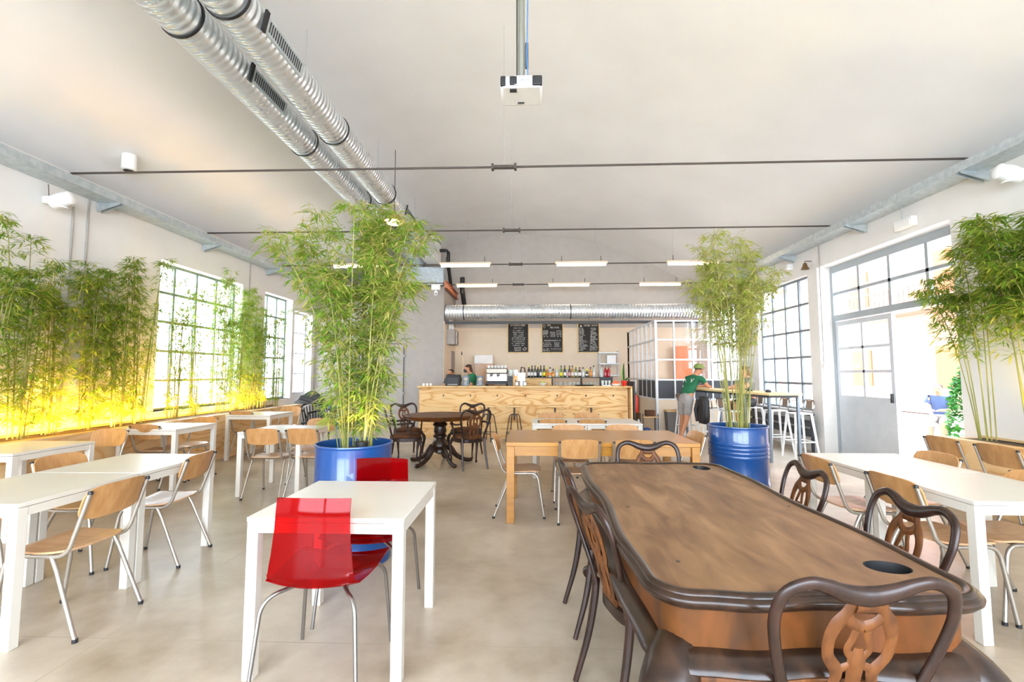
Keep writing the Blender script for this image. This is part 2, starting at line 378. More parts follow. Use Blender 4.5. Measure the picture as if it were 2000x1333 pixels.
# right entrance: fixed light above, one closed leaf, the other leaf swung open outwards
XD = XR + 0.27
b = MB()
for y in (5.8, 8.46 - 0.06): b.span((XD - 0.04, y, 0), (XD + 0.04, y + 0.06, 3.34))
b.span((XD - 0.04, 5.86, 3.22), (XD + 0.04, 8.4, 3.34)); b.span((XD - 0.04, 5.86, 2.36), (XD + 0.04, 8.4, 2.46))
b.span((XD - 0.03, 5.86, 2.82), (XD + 0.03, 8.4, 2.87))
for y in (6.45, 7.12, 7.77): b.span((XD - 0.03, y - 0.025, 2.46), (XD + 0.03, y + 0.025, 3.22))
o = struct(b.build('window_5', M['frame_grey'], smooth=False))
MB().span((XD - 0.003, 5.86, 2.46), (XD + 0.003, 8.4, 3.22)).build('pane', M['glass'], o, smooth=False)
def door_leaf(name, W, open_):
    b = MB(); t = 0.03
    b.span((-t, 0, 0.02), (t, W, 1.05)); b.span((-t, 0, 1.05), (t, 0.07, 2.34)); b.span((-t, W - 0.07, 1.05), (t, W, 2.34))
    b.span((-t, 0.07, 2.26), (t, W - 0.07, 2.34)); b.span((-t, W / 2 - 0.022, 1.05), (t, W / 2 + 0.022, 2.26))
    for z in (1.46, 1.86): b.span((-t, 0.07, z - 0.022), (t, W - 0.07, z + 0.022))
    o = struct(b.build(name, M['door_grey'], smooth=False))
    MB().span((-0.003, 0.07, 1.05), (0.003, W - 0.07, 2.26)).build('pane', M['glass'], o, smooth=False)
    MB().box((-0.05, 0.05, 1.05), (0.03, 0.03, 0.14)).build('door_handle', M['black'], o, bevel=0.004)
    return o
o = door_leaf('door_2', 1.27, 0); o.location = (XD, 7.12, 0)
o = door_leaf('door_3', 1.24, 1); o.location = (XD + 0.05, 5.87, 0); o.rotation_euler = (0, 0, -R(102))

# grey block on the far left, its door outline, the pale panel on the far wall
BX, BY, BZ = -2.29, 12.3, 3.89
b = MB().span((XL, BY, 0), (BX, YB, BZ)); struct(b.build('wall_block', M['grey_wall'], smooth=False))
b = MB(); xa, xb, zt = -4.2, -3.36, 2.22
for a, c in (((xa, BY - 0.02, 0), (xa + 0.015, BY, zt)), ((xb - 0.015, BY - 0.02, 0), (xb, BY, zt)), ((xa, BY - 0.02, zt), (xb, BY, zt + 0.015))): b.span(a, c)
o = struct(b.build('door_4', M['darkgrey'], smooth=False))
MB().span((xa + 0.016, BY - 0.012, 0.01), (xb - 0.016, BY - 0.001, zt - 0.001)).build('door_panel', M['grey_wall'], o, smooth=False)
mb = MB(); mb.box((xb + 0.01, BY - 0.02, 1.9), (0.05, 0.02, 0.06)); mb.box((xb + 0.01, BY - 0.02, 0.9), (0.05, 0.02, 0.06)); mb.build('hinge', M['chrome'], o)
b = MB().span((BX, YB - 0.03, 0), (XR, YB, 2.84)); struct(b.build('trim_1', M['panel'], smooth=False))
b = MB().span((BX, BY + 0.01, 0), (BX + 0.012, YB, 2.84)); struct(b.build('trim_2', M['panel'], smooth=False))

# glazed box by the bar
GX, GY, GZ = 3.02, 11.15, 2.72
b = MB(); fr = 0.045
def gbar(a, c): b.span(a, c)
nx, ny = 5, 7
for i in range(nx + 1):
    x = GX + (XR - GX) * i / nx; x = min(x, XR - fr)
    gbar((x, GY, 0 if i == 0 else 0.8), (x + (fr * 1.3 if i == 0 else fr * 0.8), GY + 0.05, GZ))
for z in (0.8, 1.26, 1.74, 2.22, GZ - fr): gbar((GX, GY - 0.004, z), (XR, GY + 0.046, z + fr * 0.8))
for i in range(1, ny + 1):
    y = GY + (YB - GY) * i / ny
    if abs(i - 5) > 9: continue
    gbar((GX, y - 0.03, 0.8), (GX + 0.05, y, GZ))
for z in (0.8, 1.26, 1.74, 2.22, GZ - fr): gbar((GX - 0.004, GY + 0.05, z), (GX + 0.046, YB, z + fr * 0.8))
o = struct(b.build('trim_3', M['frame_white'], smooth=False))
MB().span((GX + 0.02, GY + 0.02, 1.29), (XR, GY + 0.026, GZ - 0.04)).build('pane', M['glass'], o, smooth=False)
MB().span((GX + 0.02, GY + 0.06, 1.29), (GX + 0.026, YB, GZ - 0.04)).build('pane', M['glass'], o, smooth=False)
MB().span((GX + 0.02, GY + 0.01, 0.83), (XR, GY + 0.03, 1.26)).build('dark_panel', M['darkgrey'], o, smooth=False)
MB().span((GX + 0.01, GY + 0.06, 0.83), (GX + 0.03, 13.0, 1.26)).build('dark_panel', M['darkgrey'], o, smooth=False)
bp = MB().span((GX, GY + 0.006, 0), (XR, GY + 0.04, 0.8)); bp.span((GX + 0.006, GY + 0.05, 0), (GX + 0.04, YB, 0.8)); bp.build('base_panel', M['panel'], o, smooth=False)

# steel trays along both walls with triangular brackets
def tray(name, xw, s, label):
    t = thing(name, label, 'cable tray', (0, 0, 0))
    b = MB(); xi = xw - s * 0.3
    ye = YB - 0.02 if s > 0 else 12.28; b.span((xi, YF, 3.73), (xw - s * 0.004, ye, 3.742)); b.span((xi, YF, 3.742), (xi + s * 0.006, ye, 3.83)); b.span((xi, YF, 3.83), (xi + s * 0.03, ye, 3.835))
    b.build('steel_channel', M['galv'], t, smooth=False)
    for y in ([-0.1, 1.9, 3.9, 5.9, 7.9, 9.9, 11.9] if s < 0 else [-0.7, 1.3, 3.3, 5.3, 7.2, 9.1, 11.0, 13.0]):
        c = MB(); xa, xb = xw - s * 0.01, xw - s * 0.32
        for dy in (-0.03, 0.03):
            c.add([(xa, y + dy, 3.72), (xb, y + dy, 3.72), (xb, y + dy, 3.70), (xa, y + dy, 3.60), (xa, y + dy + .004, 3.72), (xb, y + dy + .004, 3.72), (xb, y + dy + .004, 3.70), (xa, y + dy + .004, 3.60)],
                  [(0, 1, 2, 3), (7, 6, 5, 4), (0, 4, 5, 1), (1, 5, 6, 2), (2, 6, 7, 3), (3, 7, 4, 0)])
        c.span((xa, y - 0.04, 3.721), (xb, y + 0.04, 3.729)); c.build('bracket', M['galv'], t, smooth=False)
tray('cable_tray', XL, -1, 'long galvanised steel tray on brackets along the left window wall')
tray('cable_tray', XR, 1, 'long galvanised steel tray on brackets along the right wall above the doors')

# tie rods across the vault
for i, y in enumerate((0.5, 2.72, 5.5, 8.0, 10.54, 12.97)):
    lb = ['behind the camera', 'above the projector', 'nearest one in view', 'second in view, over the big bamboo',
          'level with front row of tube lamps', 'level with rear row of tube lamps'][i]
    t = thing('tie_rod', 'thin dark iron tie rod spanning the vault, ' + lb, 'tie rod', (0, y, ZS), 0, 'iron tie rods across the vault')
    MB().tube([(XL, 0, -0.01), (XC, 0, -0.02), (XR, 0, -0.01)], 0.014, 8).build('rod', M['iron'], t)
    c = MB().tube([(XC - 0.13, 0, -0.02), (XC + 0.13, 0, -0.02)], 0.03, 6); c.box((XC - .14, 0, -.02), (.03, .07, .07)); c.box((XC + .14, 0, -.02), (.03, .07, .07)); c.build('turnbuckle', M['iron'], t)
    MB().tube([(XC, 0, 0), (XC, 0, vault(XC) - ZS)], 0.0025, 4).build('hanger_wire', M['galv'], t)

# ------------------------------------------------------------------ ducts
def duct(label, p0, p1, r, rings, grilles=(), hang=()):
    p0 = Vector(p0); p1 = Vector(p1); L = (p1 - p0).length; d = (p1 - p0) / L
    t = thing('ventilation_duct', label, 'duct', p0, 0)
    n = int(L / 0.5); pts = []; rr = []
    for i in range(n + 1):
        pts.append(d * (L * i / n)); rr.append(r)
    MB().tube(pts, rr, 48, up=(0, 0, 1)).build('spiral_tube', M['duct_x'] if d.x > 0.5 else M['duct'], t, ang=60)
    for s in rings:
        MB().tube([d * (s - 0.012), d * (s + 0.012)], r + 0.012, 28).build('clamp_ring', M['black'], t)
    for s in grilles:
        a = R(-32) ; c = d * s
        nx, nz = math.sin(R(78)), -math.cos(R(78))     # grille faces down towards the hall
        g = MB(); m = Matrix.Rotation(math.atan2(nz, nx), 3, 'Y').inverted()
        def P(u, v, w): return c + Vector((nx, 0, nz)) * (r + w) + Vector((0, 1, 0)) * u + Vector((-nz, 0, nx)) * v
        def bx(mb_, u0, u1, v0, v1, w0, w1):
            mb_.add([P(u, v, w) for w in (w0, w1) for u, v in ((u0, v0), (u1, v0), (u1, v1), (u0, v1))],
                    [(3, 2, 1, 0), (4, 5, 6, 7), (0, 1, 5, 4), (1, 2, 6, 5), (2, 3, 7, 6), (3, 0, 4, 7)])
        bx(g, -0.34, 0.34, -0.075, 0.075, -0.02, 0.012)
        gr = g.build('grille', M['galv'], t, smooth=False)
        sl = MB()
        for k in range(17): bx(sl, -0.3 + k * 0.0355, -0.3 + k * 0.0355 + 0.02, -0.05, 0.05, 0.011, 0.014)
        sl.build('slot', M['darkgrey'], gr, smooth=False)
        cl = MB(); bx(cl, -0.39, -0.34, -0.1, 0.1, 0.0, 0.02); cl.build('latch', M['black'], gr, smooth=False)
    for s in hang:
        c = p0 + d * s; zt = vault(c.x) if abs(d.x) < 0.5 else vault(c.x)
        MB().tube([d * s + Vector((0, 0, r)), d * s + Vector((0, 0, zt - c.z))], 0.003, 4).build('hanger_wire', M['galv'], t)
    return t
duct('silver spiral duct with louvred grilles, the left one of the ceiling pair', (-3.18, -2.9, 4.7), (-3.18, 13.2, 4.7), 0.2,
     (2.9, 4.7, 6.8, 9.1, 11.3, 13.6, 16.0), (7.9, 12.9, 3.6), (2.5, 5.0, 7.5, 10, 12.5, 15))
duct('silver spiral duct with louvred grilles, the right one of the ceiling pair', (-2.62, -2.9, 4.7), (-2.62, 11.8, 4.7), 0.2,
     (2.4, 4.5, 6.6, 8.8, 11.0, 13.2), (7.2, 12.1, 3.2), (2.7, 5.3, 8.0, 10.6, 13.2))
duct('silver spiral duct running sideways above the bar', (BX + 0.02, 12.5, 3.11), (4.6, 12.5, 3.11), 0.2, (0.5, 3.4), (), (0.6, 2.2, 4.1, 6.0))
# air handling unit on the grey block
t = thing('air_handler', 'galvanised air handling unit with white end box on top of the grey block', 'ventilation unit', (-3.0, 12.9, BZ))
MB().span((-1.7, 0.14, 0.02), (0.55, 1.2, 0.62)).build('housing', M['galv'], t, bevel=0.01)
MB().span((0.12, -1.0, 0.63), (0.5, -0.05, 1.2)).build('end_box', M['whitepl'], t, bevel=0.01)
MB().span((0.12, -1.0, 1.201), (0.5, -0.05, 1.23)).build('lid', M['black'], t)
MB().tube([(0.5, -0.2, 1.0), (0.68, -0.2, 1.0), (0.74, -0.2, 0.94), (0.74, -0.2, 0.6), (0.74, 0.3, 0.05), (0.74, 0.9, 0.04)], 0.05, 10).build('hose', M['black'], t)
c = MB().tube([(XL, BY - 0.08, BZ - 0.06), (BX - 0.02, BY - 0.08, BZ - 0.06)], 0.05, 12); tag(c.build('drain_pipe', M['chrome']), 'grey steel pipe along the top front edge of the grey block', 'pipe')
c = MB().span((BX + 0.02, BY - 0.1, BZ - 0.14), (BX + 0.05, YB - 0.02, BZ + 0.02)); c.span((BX + 0.02, BY - 0.1, BZ + 0.02), (BX + 0.09, YB - 0.02, BZ + 0.035)); c.span((BX + 0.02, BY - 0.1, BZ - 0.155), (BX + 0.09, YB - 0.02, BZ - 0.14))
tag(c.build('steel_beam', M['beam_red'], smooth=False), 'rust-red primed steel beam on the side edge of the grey block', 'beam')
c = MB().tube([(-1.98, 13.6, 3.9), (-1.95, 13.75, 3.5), (-1.85, 13.95, 3.35), (-1.65, 14.08, 3.30), (-1.3, 14.15, 3.29)], 0.07, 10); c.tube([(-1.98, 13.55, 4.3), (-1.98, 13.55, 3.8)], .07, 10)
tag(c.build('flexible_hose', M['black']), 'black flexible hose bending down beside the grey block', 'hose')
c = MB().span((BX, 12.44, 2.78), (XR, 12.5, 2.85)); tag(c.build('support_rail', M['darkgrey'], smooth=False), 'thin dark rail below the sideways duct', 'rail')
t = thing('security_camera', 'white dome security camera under its box on the grey block', 'camera', (-2.5, BY, 3.75))
MB().box((0, -0.07, 0), (0.24, 0.12, 0.15)).build('junction_box', M['whitepl'], t, bevel=0.01)
MB().lathe([(0.02, 0), (0.05, -0.03), (0.06, -0.08), (0.045, -0.13), (0.01, -0.15)], (0, -0.08, -0.08), 16).build('dome', M['whitepl'], t)
MB().lathe([(0.026, -0.02), (0.026, 0.0)], (0, 0, 0), 12).build('lens', M['black'], t, loc=(0, -0.125, -0.17))
tag(MB().span((-4.35, BY - 0.16, 3.0), (-4.1, BY - 0.02, 3.86)).build('downpipe', M['frame_white'], bevel=0.02), 'white boxed downpipe on the grey block behind the big bamboo', 'pipe')

# ------------------------------------------------------------------ lamps
def tube_lamp():
    t = thing('tube_lamp', '', 'lamp', (0, 0, 0), 0, 'tube lamps above the bar')
    MB().span((-0.6, -0.06, 0.03), (0.6, 0.06, 0.07)).build('housing', M['panel'], t, bevel=0.008)
    MB().tube([(-0.56, 0, 0), (0.56, 0, 0)], 0.032, 10).build('light_tube', M['tube_light'], t)
    for x in (-0.45, 0.45): MB().tube([(x, 0, 0.07), (x, 0, 0.2)], 0.008, 5).build('hook', M['iron'], t)
    MB().tube([(-0.45, 0, 0.07), (-0.45, 0, 0.86)], 0.002, 4).build('wire', M['galv'], t)
    return t
pl = Placer(tube_lamp())
for x, y, z, lb in ((-4.0, 10.5, 3.93, 'behind the big bamboo'), (-1.47, 10.5, 3.93, 'front row, nearest the grey block'), (1.21, 10.5, 3.93, 'front row, middle of the hall'),
                    (3.75, 10.5, 3.93, 'front row, half hidden by the right bamboo'),
                    (-1.48, 12.97, 3.93, 'rear row, left end beside the grey block'), (1.14, 12.97, 3.93, 'rear row, middle'), (3.7, 12.97, 3.93, 'rear row, right end')):
    pl(x, y, 0, 'lit tube lamp at the tie rods, ' + lb, 'tube lamps above the bar', z)
t = thing('dome_pendant', 'white dome pendant lamp with brass cap hanging before the ducts above the bamboo', 'lamp', (-2.45, 8.15, 4.2))
MB().lathe([(0.02, 0.2), (0.03, 0.14), (0.1, 0.1), (0.19, 0.0), (0.2, -0.02), (0.19, -0.01), (0.09, 0.08)], n=24, cap=False).build('shade', mat('brass_enamel', 'B58A52', 0.4, 0.5), t)
MB().lathe([(0.02, 0.09), (0.12, 0.045), (0.165, -0.01), (0.12, -0.05), (0.02, -0.07)], n=20).build('bulb', M['bulb'], t)
MB().tube([(0, 0, 0.19), (0, 0, vault(-2.4) - 4.2)], 0.006, 5).build('cord', M['black'], t)

# projector
t = thing('projector', 'white and black ceiling projector hanging on a grey pole', 'projector', (-0.05, 3.2, 3.5))
MB().span((-0.155, 0, 0), (0.155, 0.26, 0.085)).build('body', M['whitepl'], t, bevel=0.022)
MB().span((-0.05, -0.004, 0.008), (0.075, 0.0, 0.078)).build('front_band', M['frame_white'], t, bevel=0.002)
MB().span((0.078, -0.006, 0.006), (0.152, 0.03, 0.08)).build('vent_grille', M['black'], t, bevel=0.01)
MB().span((-0.152, -0.006, 0.006), (-0.112, 0.03, 0.08)).build('corner_cover', M['black'], t, bevel=0.01)
c = MB().span((-0.085, -0.007, 0.01), (-0.03, 0.01, 0.075)); ln = c.build('lens', M['black'], t, bevel=0.006)
MB().span((-0.085, 0.03, -0.004), (-0.035, 0.07, 0.002)).build('focus_slot', M['darkgrey'], t)
MB().tube([(0.0, 0.13, 0.085), (0.0, 0.13, 2.25)], 0.025, 12).build('pole', mat('grey_pole', '9A9B92', 0.4, 0.6), t)
MB().tube([(-0.034, 0.12, 0.09), (-0.034, 0.13, 1.2), (-0.03, 0.13, 2.2)], 0.005, 6).build('cable', M['black'], t)
MB().tube([(0.05, 0.1, 0.085), (0.04, 0.11, 0.3), (0.045, 0.12, 0.55), (0.05, 0.13, 0.9), (0.035, 0.13, 2.2)], 0.005, 6).build('cable', mat('blue_cable', '4C7FB5', 0.5), t)
MB().span((0.028, 0.115, 0.22), (0.052, 0.14, 0.42)).build('cable_adapter', M['darkgrey'], t, bevel=0.005)
MB().lathe([(0.06, 0.0), (0.06, 0.02)], (0, 0.13, 0.085), 16).build('mount_plate', M['chrome'], t)
MB().tube([(-0.03, 0.2, -0.006), (0.02, 0.2, -0.006)], 0.006, 6).build('foot', M['black'], t)
def text_mesh(name, body, size, m, parent, loc, rot):
    fc = bpy.data.curves.new(name, 'FONT'); fc.body = body; fc.size = size; fc.extrude = 0.0005; fc.align_x = 'CENTER'
    fo = bpy.data.objects.new(name, fc); COL.objects.link(fo); bpy.context.view_layer.update()
    me = bpy.data.meshes.new_from_object(fo.evaluated_get(bpy.context.evaluated_depsgraph_get())); bpy.data.objects.remove(fo, do_unlink=True)
    me.materials.clear(); me.materials.append(m); me.name = name
    o = bpy.data.objects.new(name, me); COL.objects.link(o); o.parent = parent; o.location = loc; o.rotation_euler = rot
    return o
text_mesh('badge', 'EPSON', 0.022, M['darkgrey'], t, (0.025, -0.005, 0.036), (PI / 2, 0, 0))

# wall speakers, emergency lamps, bell, conduits
def speaker():
    t = thing('wall_speaker', '', 'speaker', (0, 0, 0), 0, 'white wall speakers')
    b = MB(); rg = []
    for z, w, d in ((-0.13, 0.05, 0.04), (-0.11, 0.08, 0.07), (0, 0.09, 0.085), (0.11, 0.08, 0.07), (0.13, 0.05, 0.04)):
        rg.append([(w * math.cos(a), d * math.sin(a), z) for a in [2 * PI * k / 16 for k in range(16)]])
    m = Euler((0, R(75), 0)).to_matrix()
    rg = [[tuple(m @ Vector(p)) for p in r] for r in rg]
    b.loft(rg).build('cabinet', M['whitepl'], t)
    MB().lathe([(0.045, 0), (0.045, 0.012), (0.03, 0.006)], (0, 0, 0), 16).build('cone', M['paper'], t, loc=(0.03, -0.0, -0.098))
    MB().span((-0.22, -0.03, -0.04), (-0.12, 0.03, 0.05)).build('wall_mount', M['whitepl'], t, bevel=0.01)
    MB().tube([(-0.16, 0, 0.04), (-0.18, 0, 0.2)], 0.004, 5).build('cable', M['black'], t)
    return t
pl = Placer(speaker())
pl(XL + 0.225, 5.2, 0, 'white wall speaker under the left tray', 'white wall speakers', 3.50)
pl(XR - 0.225, 4.85, PI, 'white wall speaker under the right tray', 'white wall speakers', 3.50)
t = thing('emergency_light', 'white rectangular emergency light above the open door', 'light', (XR - 0.05, 6.4, 3.48))
MB().box((0, 0, 0), (0.09, 0.3, 0.13)).build('casing', M['whitepl'], t, bevel=0.008); MB().tube([(0, 0.05, 0.065), (0, 0.05, 0.25)], 0.006, 5).build('cable', M['galv'], t)
MB().box((-0.05, 0, -0.01), (0.012, 0.26, 0.09)).build('diffuser', M['paper'], t, bevel=0.004)
tag(MB().lathe([(0.02, -0.06), (0.06, -0.05), (0.07, 0), (0.06, 0.06), (0.02, 0.08)], n=14).build('alarm_sensor', M['whitepl'], loc=(XR - 0.06, 9.2, 3.52)), 'small white rounded sensor at the top of the right wall beside a bracket', 'sensor')
t = thing('wall_bell', 'small dark brass bell on the right wall by the conduit', 'bell', (XR - 0.12, 8.6, 3.4))
MB().lathe([(0.01, 0.07), (0.03, 0.06), (0.045, 0.0), (0.075, -0.05), (0.07, -0.05), (0.04, 0)], n=16, cap=False).build('bell_cup', mat('aged_brass', '8A6E4A', 0.35, 0.8), t)
MB().tube([(0, 0, 0.06), (0, 0, 0.1), (0.12, 0, 0.1)], 0.008, 6).build('bracket', M['iron'], t)
def conduit(x, y, z0, z1, label, box=True):
    t = thing('conduit', label, 'conduit', (x, y, 0), 0)
    MB().tube([(0, 0, z0), (0, 0, z1)], 0.011, 8).build('pipe', mat('conduit_grey', 'A8A29A', 0.5), t)
    if box: MB().box((0, 0, z0 - 0.04), (0.05, 0.09, 0.1)).build('socket_box', M['whitepl'], t, bevel=0.006)
conduit(XR - 0.015, 8.35, 1.6, 3.72, 'grey vertical conduit ending in a white socket box on the right pillar')
conduit(XL + 0.015, 5.55, 0.78, 3.55, 'grey vertical conduit on the left wall, nearer one of the pair')
conduit(XL + 0.015, 5.75, 1.35, 3.72, 'grey vertical conduit on the left wall, farther one of the pair')
conduit(XL + 0.015, 9.3, 0.78, 3.72, 'grey vertical conduit on the left wall between the two windows', False)
t = thing('ceiling_spotlight', 'white cylinder spotlight on the left haunch of the vault', 'spotlight', (-5.3, 5.75, 4.24))
MB().lathe([(0.07, -0.13), (0.085, -0.12), (0.085, 0.08), (0.03, 0.1)], n=18).build('housing', M['whitepl'], t)
MB().lathe([(0.06, -0.137), (0.06, -0.128)], n=18).build('lens', M['black'], t)
MB().tube([(0, 0, 0.09), (-0.02, 0, vault(-5.32) - 4.24)], 0.015, 6).build('stem', M['whitepl'], t)
tag(MB().lathe([(0.05, 0), (0.05, 0.05), (0.04, 0.06)], n=14).build('cable_gland', M['darkgrey'], loc=(XL + 0.2, 5.6, 3.742)), 'small dark round fitting standing on the left tray', 'fitting')

# ------------------------------------------------------------------ school chair (faces +Y)
def sup(u, v, p=5):
    r = max(abs(u), abs(v))
    if r < 1e-6: return 0, 0
    k = r / ((abs(u) ** p + abs(v) ** p) ** (1 / p)); return u * k, v * k
def arc(p0, p1, p2, n=5):   # quadratic corner
    p0, p1, p2 = Vector(p0), Vector(p1), Vector(p2)
    return [tuple(p0 * (1 - t) ** 2 + p1 * 2 * t * (1 - t) + p2 * t * t) for t in [i / n for i in range(n + 1)]]
def school_chair():
    t = thing('school_chair', '', 'chair', (0, 0, 0), 0)
    def seat(u, v, w):
        a, c = sup(u, v, 4.5); x = a * (0.195 - 0.012 * (c < 0) * -c); y = c * 0.2
        z = 0.452 - 0.018 * math.exp(-((c + 0.15) / 0.55) ** 2) * (1 - a * a * 0.5) + 0.0 - 0.03 * max(0, c - 0.55) ** 1.5 * 2.2 + 0.012 * max(0, -c - 0.6)
        return (x, y, z + w)
    MB().panel(seat, 14, 14, 0.011).build('seat', M['beech'], t)
    def back(u, v, w):
        a, c = sup(u, v, 4); x = a * 0.2; z = 0.705 + c * 0.095
        return (x, -0.225 - (z - 0.61) * 0.30 - 0.03 * (1 - a * a) + w, z)
    MB().panel(back, 14, 10, 0.01).build('backrest', M['beech_board'], t)
    for s in (-1, 1):
        x = s * 0.185
        pts = [(x * 1.02, -0.285, 0.765), (x * 1.02, -0.232, 0.60)] + arc((x * 1.02, -0.205, 0.52), (x, -0.185, 0.43), (x, -0.11, 0.43)) + [(x, 0.05, 0.43)]
        p = MB().tube(pts, 0.0115, 10).build('back_post', M['tubegrey'], t)
        MB().lathe([(0.0125, 0), (0.0125, 0.012), (0.009, 0.018)], (x * 1.02, -0.287, 0.762), 10).build('end_cap', M['black'], p)
        lf = [(x, 0.02, 0.432)] + arc((x, 0.1, 0.432), (x, 0.155, 0.432), (x * 1.02, 0.17, 0.37)) + [(x * 1.1, 0.225, 0.012)]
        l = MB().tube(lf, 0.0115, 10).build('leg', M['tubegrey'], t)
        MB().lathe([(0.0135, 0), (0.0135, 0.02)], (x * 1.1, 0.226, 0.0), 10).build('foot_cap', M['black'], l)
        l = MB().tube([(x, -0.09, 0.428), (x * 1.02, -0.125, 0.36), (x * 1.12, -0.27, 0.012)], 0.0115, 10).build('leg', M['tubegrey'], t)
        MB().lathe([(0.0135, 0), (0.0135, 0.02)], (x * 1.12, -0.271, 0.0), 10).build('foot_cap', M['black'], l)
    c = MB()
    for y in (-0.07, 0.08): c.tube([(-0.18, y, 0.425), (0.18, y, 0.425)], 0.009, 8)
    c.build('seat_support', M['tubegrey'], t)
    return t
SC = Placer(school_chair())
G = 'beech school chairs in the hall'
def sc(x, y, rz, lb): SC(x, y, R(rz), lb, G)
# facing angles: 0 = away from camera, 90 = towards -x, -90 = towards +x, 180 = towards camera
sc(-2.67, 2.66, 90, 'beech school chair at front left tables, nearest the camera with fully visible back')
sc(-2.86, 3.56, 97, 'beech school chair at front left white tables, behind the nearest one on the aisle side')
sc(-3.32, 3.46, -90, 'beech school chair tucked in on the wall side of front left tables, farther one')
sc(-3.44, 2.62, -90, 'beech school chair cut by the left photo edge on the wall side of front tables')
sc(-4.72, 4.82, 180, 'beech school chair beyond the left edge table, against the wooden planter')
sc(-4.72, 5.84, 0, 'beech school chair on near side of the small table under the first window')
sc(-4.68, 6.24, 172, 'beech school chair on far side of the small table under the first window')
sc(-4.77, 7.82, 0, 'beech school chair on near side of the farthest left table')
sc(-4.55, 8.45, 180, 'beech school chair on far side of the farthest left table')
sc(-3.05, 5.46, 4, 'beech school chair beside the left blue drum, left one of the pair facing away')
sc(-2.57, 5.50, -4, 'beech school chair touching the left blue drum, right one of the pair facing away')
sc(-2.9, 6.12, 178, 'beech school chair facing the camera across the table beside the left drum')
sc(-0.08, 4.84, -90, 'beech school chair at left end of the honey oak table, seen from its side')
sc(0.48, 4.72, 0, 'beech school chair at oak table near side, left one, back fully visible')
sc(0.99, 4.72, 0, 'beech school chair at oak table near side, right one behind the antique chair')
sc(0.48, 5.42, 180, 'beech school chair across the oak table, left one facing the camera')
sc(1.13, 5.44, 180, 'beech school chair across the oak table, right one facing the camera')
sc(1.52, 5.05, 95, 'beech school chair at right end of the oak table near the right blue drum')
sc(0.32, 6.68, 0, 'beech school chair at white table before the bar, near left')
sc(0.86, 6.68, 0, 'beech school chair at white table before the bar, near right')
sc(0.34, 7.2, 180, 'beech school chair at white table before the bar, far left')
sc(0.92, 7.2, 180, 'beech school chair at white table before the bar, far right')
sc(2.44, 3.62, -90, 'beech school chair on aisle side of the right white tables, farther one')
sc(2.50, 2.98, -88, 'beech school chair on aisle side of the right white tables, nearer one with wide back')
sc(2.93, 3.80, 90, 'beech school chair on window side of the right white tables, farther one')
sc(2.90, 3.02, 92, 'beech school chair on window side of the right white tables, nearer one')
sc(2.82, 2.38, 88, 'beech school chair cut by the right photo edge, nearest the camera on that side')
sc(4.36, 4.78, -90, 'beech school chair facing the right wooden planter, farther one beside the door')
sc(4.36, 4.24, -90, 'beech school chair facing the right wooden planter, nearer one')

# ------------------------------------------------------------------ white square table
def white_table(w=0.75, d=0.75):
    t = thing('white_table', '', 'table', (0, 0, 0), 0)
    MB().span((-w / 2, -d / 2, 0.718), (w / 2, d / 2, 0.74)).build('tabletop', M['offwhite'], t, bevel=0.002)
    c = MB(); i = 0.004
    for s in (-1, 1):
        c.span((-w / 2 + .05, s * (d / 2 - i), 0.668), (w / 2 - .05, s * (d / 2 - i - 0.02), 0.715)); c.span((s * (w / 2 - i), -d / 2 + .05, 0.668), (s * (w / 2 - i - 0.02), d / 2 - .05, 0.715))
    c.build('apron', M['offwhite'], t, smooth=False)
    for sx in (-1, 1):
        for sy in (-1, 1):
            MB().box((sx * (w / 2 - 0.028), sy * (d / 2 - 0.028), 0.3575), (0.052, 0.052, 0.715)).build('leg', M['offwhite'], t, bevel=0.003)
    return t
WT = Placer(white_table()); G = 'white square cafe tables'
for x, y, lb in ((-0.96, 2.56, 'between the two red chairs in the foreground'), (-3.03, 2.73, 'front left, the nearer of two pushed together'), (-3.03, 3.49, 'front left, the farther of two pushed together'),
                 (-4.75, 4.18, 'at the left photo edge in front of the planter'), (-4.7, 5.93, 'below the first left window'), (-4.62, 7.85, 'farthest left by the planter end'),
                 (-3.02, 5.68, 'beside the left blue drum'), (0.42, 6.76, 'before the bar, left of two joined'), (1.17, 6.76, 'before the bar, right of two joined'),
                 (2.74, 2.97, 'front right, the nearer of two pushed together'), (2.74, 3.73, 'front right, the farther of two pushed together')):
    WT(x, y, 0, 'small white square table ' + lb, G)

# oak table
t = thing('oak_table', 'honey oak extending table in the middle of the hall', 'table', (0.7, 4.98, 0))
MB().span((-0.92, -0.5, 0.722), (0.92, 0.5, 0.76)).build('tabletop', M['oak'], t, bevel=0.003)
c = MB()
for s in (-1, 1): c.span((-0.85, s * 0.47, 0.63), (0.85, s * 0.45, 0.72)); c.span((s * 0.89, -0.42, 0.63), (s * 0.87, 0.42, 0.72))
c.build('apron', M['oak'], t, smooth=False)
for sx in (-1, 1):
    for sy in (-1, 1): MB().box((sx * 0.88, sy * 0.46, 0.36), (0.075, 0.075, 0.72)).build('leg', M['oak'], t, bevel=0.003)

